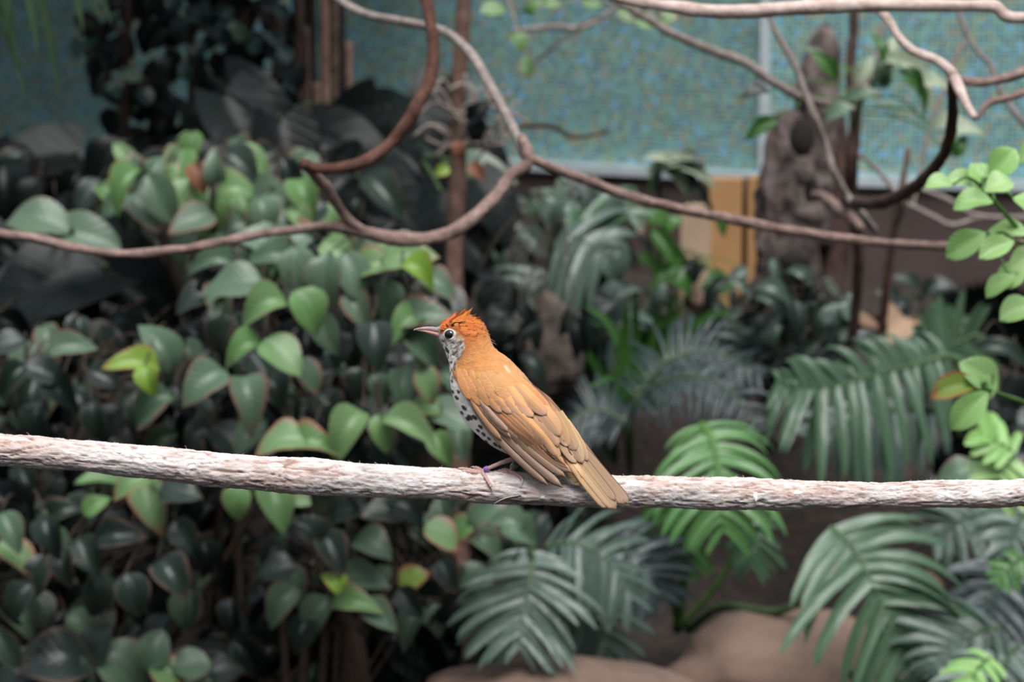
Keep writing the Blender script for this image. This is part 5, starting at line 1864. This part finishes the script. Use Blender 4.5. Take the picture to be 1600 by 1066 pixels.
O_ = Plant('leafy_bush', 'silvery slender-leaved undergrowth at the foot of the grey trunk', 'bush', ground_pt(1200, 5.8), seed=44)
O_.stem([ground_pt(1200, 5.8), P(1210, 520, 5.6), P(1220, 450, 5.5)], 0.006, 0.003)
O_.fill(90, (1120, 420, 1340, 620), (5.3, 5.75), (44, 76), ['philo_grey', 'frond_blue', 'leaf_slate', 'leaf_dark'], 'lance', 0.32, angs=(-170, 60))
O_.fill(16, (1270, 470, 1340, 540), (5.2, 5.4), (30, 44), ['philo_grey', 'leaf_mid'], 'elliptic', 0.55)
O_.done()
Q_ = Plant('leafy_clump', 'clump of arching leaves growing where the grey trunk forks', 'plant', P(1330, 180, 5.0), seed=45)
Q_.stem([P(1334, 200, 5.0), P(1350, 150, 4.9), P(1400, 90, 4.85)], 0.006, 0.003, 'stem_green')
for (x, y, L, W, an, mt) in ((1290, 100, 60, 24, 130, 'grass_leaf'), (1275, 90, 50, 20, 120, 'leaf_mid'), (1395, 80, 70, 26, 80, 'pale_leaf'), (1420, 105, 80, 28, -20, 'pale_leaf'), (1430, 125, 60, 26, -40, 'grass_leaf'), (1380, 110, 60, 24, 100, 'leaf_mid'), (1440, 150, 50, 20, -50, 'grass_leaf'), (1375, 70, 50, 20, 100, 'grass_leaf'), (1345, 150, 60, 24, 20, 'leaf_mid'), (1190, 200, 60, 26, 210, 'grass_leaf'), (1180, 145, 50, 22, 190, 'leaf_dark'), (1460, 130, 60, 26, 10, 'pale_leaf'), (1350, 110, 60, 26, 60, 'pale_leaf'), (1310, 175, 50, 24, 30, 'leaf_mid'), (1500, 228, 40, 24, 60, 'grass_leaf'), (1510, 205, 60, 26, 10, 'pale_leaf'), (1480, 190, 50, 22, 30, 'pale_leaf')):
    Q_.leaf(x, y, L, W, an, mt, Q_.r.uniform(4.7, 4.9), 'lance')
Q_.done()
R_ = Plant('leafy_bush', 'faint green seedling against the brown wall base at right', 'plant', ground_pt(1440, 6.8), seed=46)
R_.stem([ground_pt(1440, 6.8), P(1440, 470, 6.6)], 0.004, 0.002, 'stem_green')
for (x, y, L, W, an) in ((1465, 450, 60, 26, 20), (1420, 440, 50, 22, 150), (1475, 470, 56, 26, -40), (1410, 485, 44, 24, -110), (1390, 460, 40, 20, 160)):
    R_.leaf(x, y, L, W, an, 'leaf_dark', 6.5, 'lance')
R_.done()
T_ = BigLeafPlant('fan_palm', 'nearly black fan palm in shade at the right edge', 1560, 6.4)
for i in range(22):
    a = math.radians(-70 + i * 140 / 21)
    strap(T_, [(1545, 560, 6.1), (1545 + math.sin(a) * 60, 540 - math.cos(a) * 60, 6.05), (1545 + math.sin(a) * 120, 545 - math.cos(a) * 110, 6.0)], 26, 'leaf_shade_black')
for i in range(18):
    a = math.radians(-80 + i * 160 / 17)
    strap(T_, [(1600, 580, 5.9), (1600 + math.sin(a) * 60, 560 - math.cos(a) * 60, 5.85), (1600 + math.sin(a) * 130, 565 - math.cos(a) * 115, 5.8)], 28, 'leaf_shade_black')
U_ = Plant('leafy_bush', 'dark slate leaves filling the gap at the right edge above the branch', 'plant', ground_pt(1570, 5.3), seed=47)
U_.stem([ground_pt(1570, 5.3), P(1580, 700, 5.2), P(1590, 580, 5.1)], 0.006, 0.003)
for (x, y, L, W, an, mt) in ((1570, 548, 90, 30, -12, 'leaf_dark'), (1585, 610, 60, 50, -80, 'leaf_slate'), (1590, 700, 70, 50, 200, 'leaf_dark'), (1560, 640, 60, 44, 200, 'leaf_slate'), (1600, 660, 60, 44, 170, 'leaf_dark'), (1500, 740, 80, 40, 190, 'leaf_mid')):
    U_.leaf(x, y, L, W, an, mt, 4.6, 'elliptic')
U_.done()

# fresh sprigs reaching in from the right
V_ = Plant('leafy_sprig', 'upper fresh green leafy twig reaching in from the right edge', 'plant', ground_pt(2080, 3.8), seed=51)
V_.stem([ground_pt(2080, 3.8), P(2060, 1000, 3.75), P(1980, 720, 3.5), P(1800, 560, 3.3), P(1680, 470, 3.2), P(1620, 390, 3.12), P(1580, 345, 3.08), P(1535, 292, 3.05)], 0.009, 0.0018, 'stem_green')
V_.stem([P(1800, 560, 3.3), P(1690, 430, 3.2), P(1620, 385, 3.12), P(1540, 376, 3.05)], 0.003, 0.0015, 'stem_green')
V_.stem([P(1800, 560, 3.3), P(1690, 480, 3.2), P(1640, 430, 3.15), P(1600, 420, 3.1)], 0.003, 0.0015, 'stem_green')
for (x, y, L, W, an) in ((1468, 287, 44, 26, 178), (1505, 284, 56, 30, 172), (1536, 282, 62, 50, 110), (1566, 256, 64, 46, 50), (1560, 290, 50, 36, 20), (1522, 316, 64, 34, 185), (1510, 382, 76, 44, 212), (1572, 366, 76, 26, 4), (1558, 388, 64, 36, 205), (1582, 430, 60, 40, 220), (1564, 446, 60, 28, 215), (1600, 410, 60, 40, 30), (1592, 486, 66, 40, 200), (1610, 240, 50, 30, 40), (1605, 320, 50, 40, -30)):
    V_.leaf(x, y, L, W, an, 'leaf_fresh', V_.r.uniform(2.95, 3.1), 'obovate', tipout=V_.r.uniform(0, .2))
V_.fill(30, (1660, 330, 2080, 720), (3.15, 3.6), (60, 90), ['leaf_fresh'], 'obovate', 0.55)
V_.done()
W_ = Plant('leafy_sprig', 'lower yellow-green leafy twig at the right edge above the branch', 'plant', ground_pt(2120, 3.9), seed=52)
W_.stem([ground_pt(2120, 3.9), P(2080, 1050, 3.8), P(1900, 820, 3.5), P(1690, 700, 3.3), P(1620, 640, 3.25), P(1560, 615, 3.2), P(1535, 605, 3.18)], 0.008, 0.0015, 'stem_green')
for (x, y, L, W, an, mt) in ((1532, 590, 80, 52, 140, 'leaf_fresh'), (1494, 606, 82, 40, 192, 'leaf_yellow'), (1516, 640, 84, 46, 225, 'leaf_fresh'), (1540, 606, 50, 36, 240, 'leaf_fresh')):
    W_.leaf(x, y, L, W, an, mt, W_.r.uniform(3.1, 3.2), 'obovate', tipout=0.1)
W_.fill(26, (1680, 560, 2100, 900), (3.25, 3.6), (60, 90), ['leaf_fresh'], 'obovate', 0.55)
W_.done()
X_ = Plant('leafy_sprig', 'few tiny green leaves on bare twigs before the mosaic at top centre', 'plant', P(840, -40, 5.4), seed=53)
X_.stem([P(780, -60, 5.5), P(800, 20, 5.45), P(830, 100, 5.4)], 0.004, 0.002, 'vine_grey')
X_.stem([P(870, -60, 5.5), P(860, 0, 5.45), P(820, 20, 5.4)], 0.004, 0.002, 'vine_grey')
X_.stem([P(960, -60, 4.9), P(985, 20, 4.8), P(1040, 30, 4.8)], 0.004, 0.002, 'vine_grey')
for (x, y, L, W, an) in ((832, 10, 30, 22, 60), (812, 64, 34, 28, -60), (824, 104, 36, 26, -80), (862, 4, 30, 24, 0), (770, 16, 40, 24, 180), (985, 24, 44, 30, 160), (1010, 36, 40, 26, -20), (1040, 28, 34, 24, 20), (925, 6, 34, 20, 0), (1000, 10, 36, 24, 100)):
    X_.leaf(x, y, L, W, an, 'leaf_bright', X_.r.uniform(4.7, 5.3), 'elliptic')
X_.done()
Y_ = Plant('drooping_plant', 'limp pale leaf tuft hanging over the ledge in front of the tan board', 'plant', ground_pt(1030, 6.9), seed=54)
Y_.stem([ground_pt(1030, 6.9), P(1020, 400, 6.7), P(1015, 290, 6.6), P(1040, 255, 6.6)], 0.006, 0.003, 'stem_green')
for (x, y, L, W, an, mt) in ((1045, 258, 70, 22, 20, 'pale_leaf'), (1080, 262, 70, 26, -15, 'pale_leaf'), (1060, 285, 80, 18, -40, 'pale_leaf'), (1090, 300, 90, 16, -50, 'leaf_dark'), (1035, 250, 60, 20, 160, 'pale_leaf'), (1030, 285, 60, 12, -100, 'leaf_dark'), (1080, 250, 50, 16, -5, 'leaf_dark'), (1070, 275, 90, 20, -30, 'leaf_slate')):
    Y_.leaf(x, y, L, W, an, mt, 6.4, 'lance')
Y_.done()
hp = BigLeafPlant('overhead_palm', 'dark frond tips hanging in from the top left corner', -60, 5.6, 'palm')
for i, (x0, y0, x1, y1) in enumerate(((-20, -60, 28, 100), (20, -70, 60, 90), (40, -80, 95, 170), (90, -80, 130, 50), (0, -60, 10, 60), (60, -90, 160, 30), (-30, -40, 40, 150), (110, -90, 175, 40))):
    strap(hp, [(x0, y0, 5.0), ((x0 + x1) / 2 + 6, (y0 + y1) / 2 - 8, 4.95), (x1, y1, 4.9)], 13, 'frond_shade')
mb = MB()
mb.tube(catmull([hp.base, P(-200, 500, 5.4), P(-200, 0, 5.2), P(-120, -140, 5.1), P(40, -90, 5.0), P(130, -95, 5.0)], 8), interp([0.03, 0.02, 0.006], 41), 8)
mb.build('stalk', M['petiole_olive'], hp.o)

# ------------------------------------------------------------------ dark leaves painting deep shade behind the shrubs; added unseen crown shading the left
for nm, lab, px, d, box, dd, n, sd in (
        ('shade_fill_shrub', 'fill shrub, leaves coloured near-black for deep shade behind the shrubs, left', 250, 5.3, (-620, 470, 620, 1090), (4.75, 5.4), 290, 61),
        ('shade_fill_shrub', 'fill shrub, leaves coloured near-black for deep shade below and behind the bird', 760, 5.6, (480, 480, 940, 1010), (5.35, 6.1), 170, 62),
        ('shade_fill_shrub', 'leaves coloured near-black for shade behind the divided leaves at the right edge', 1750, 5.6, (1440, 600, 2350, 1080), (5.2, 6.0), 210, 65),
        ('shade_fill_shrub', 'low leaves coloured near-black for shade on the soil around the small woody shrub', 560, 4.85, (330, 950, 780, 1100), (4.6, 4.9), 80, 64),
        ('shade_fill_shrub', 'leaves coloured near-black for shade under the tall green shrub crown', 240, 5.9, (-60, 250, 660, 520), (5.4, 5.9), 120, 63)):
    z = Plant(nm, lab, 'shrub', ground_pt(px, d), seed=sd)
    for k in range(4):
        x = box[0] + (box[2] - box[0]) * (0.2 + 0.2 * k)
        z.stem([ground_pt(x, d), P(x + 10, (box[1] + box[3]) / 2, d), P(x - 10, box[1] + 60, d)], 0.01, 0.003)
    z.fill(n, box, dd, (70, 120), ['leaf_shade_black', 'leaf_shade_black', 'leaf_dark'], 'ovate', 0.62, ellipse=False)
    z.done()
cr = random.Random(70)  # out-of-view crown above the stalks, added to shade the left wall
for i in range(150):
    d = cr.uniform(5.6, 8.0)
    c = P(cr.uniform(-500, 600), cr.uniform(-700, -190), d)
    o = bpy.data.objects.new('shade_crown_leaf', leaf_mesh('heart', i, 'leaf_slate'))
    COL.objects.link(o)
    o.parent = st
    L = cr.uniform(0.3, 0.55)
    m_ = Matrix.Rotation(cr.uniform(0, 6.28), 4, 'Z') @ Matrix.Rotation(cr.uniform(0.1, 0.7), 4, 'Y') @ Matrix.Diagonal((L, L * 0.7, L, 1))
    m_.translation = c - wloc(st)
    o.matrix_local = m_
#END
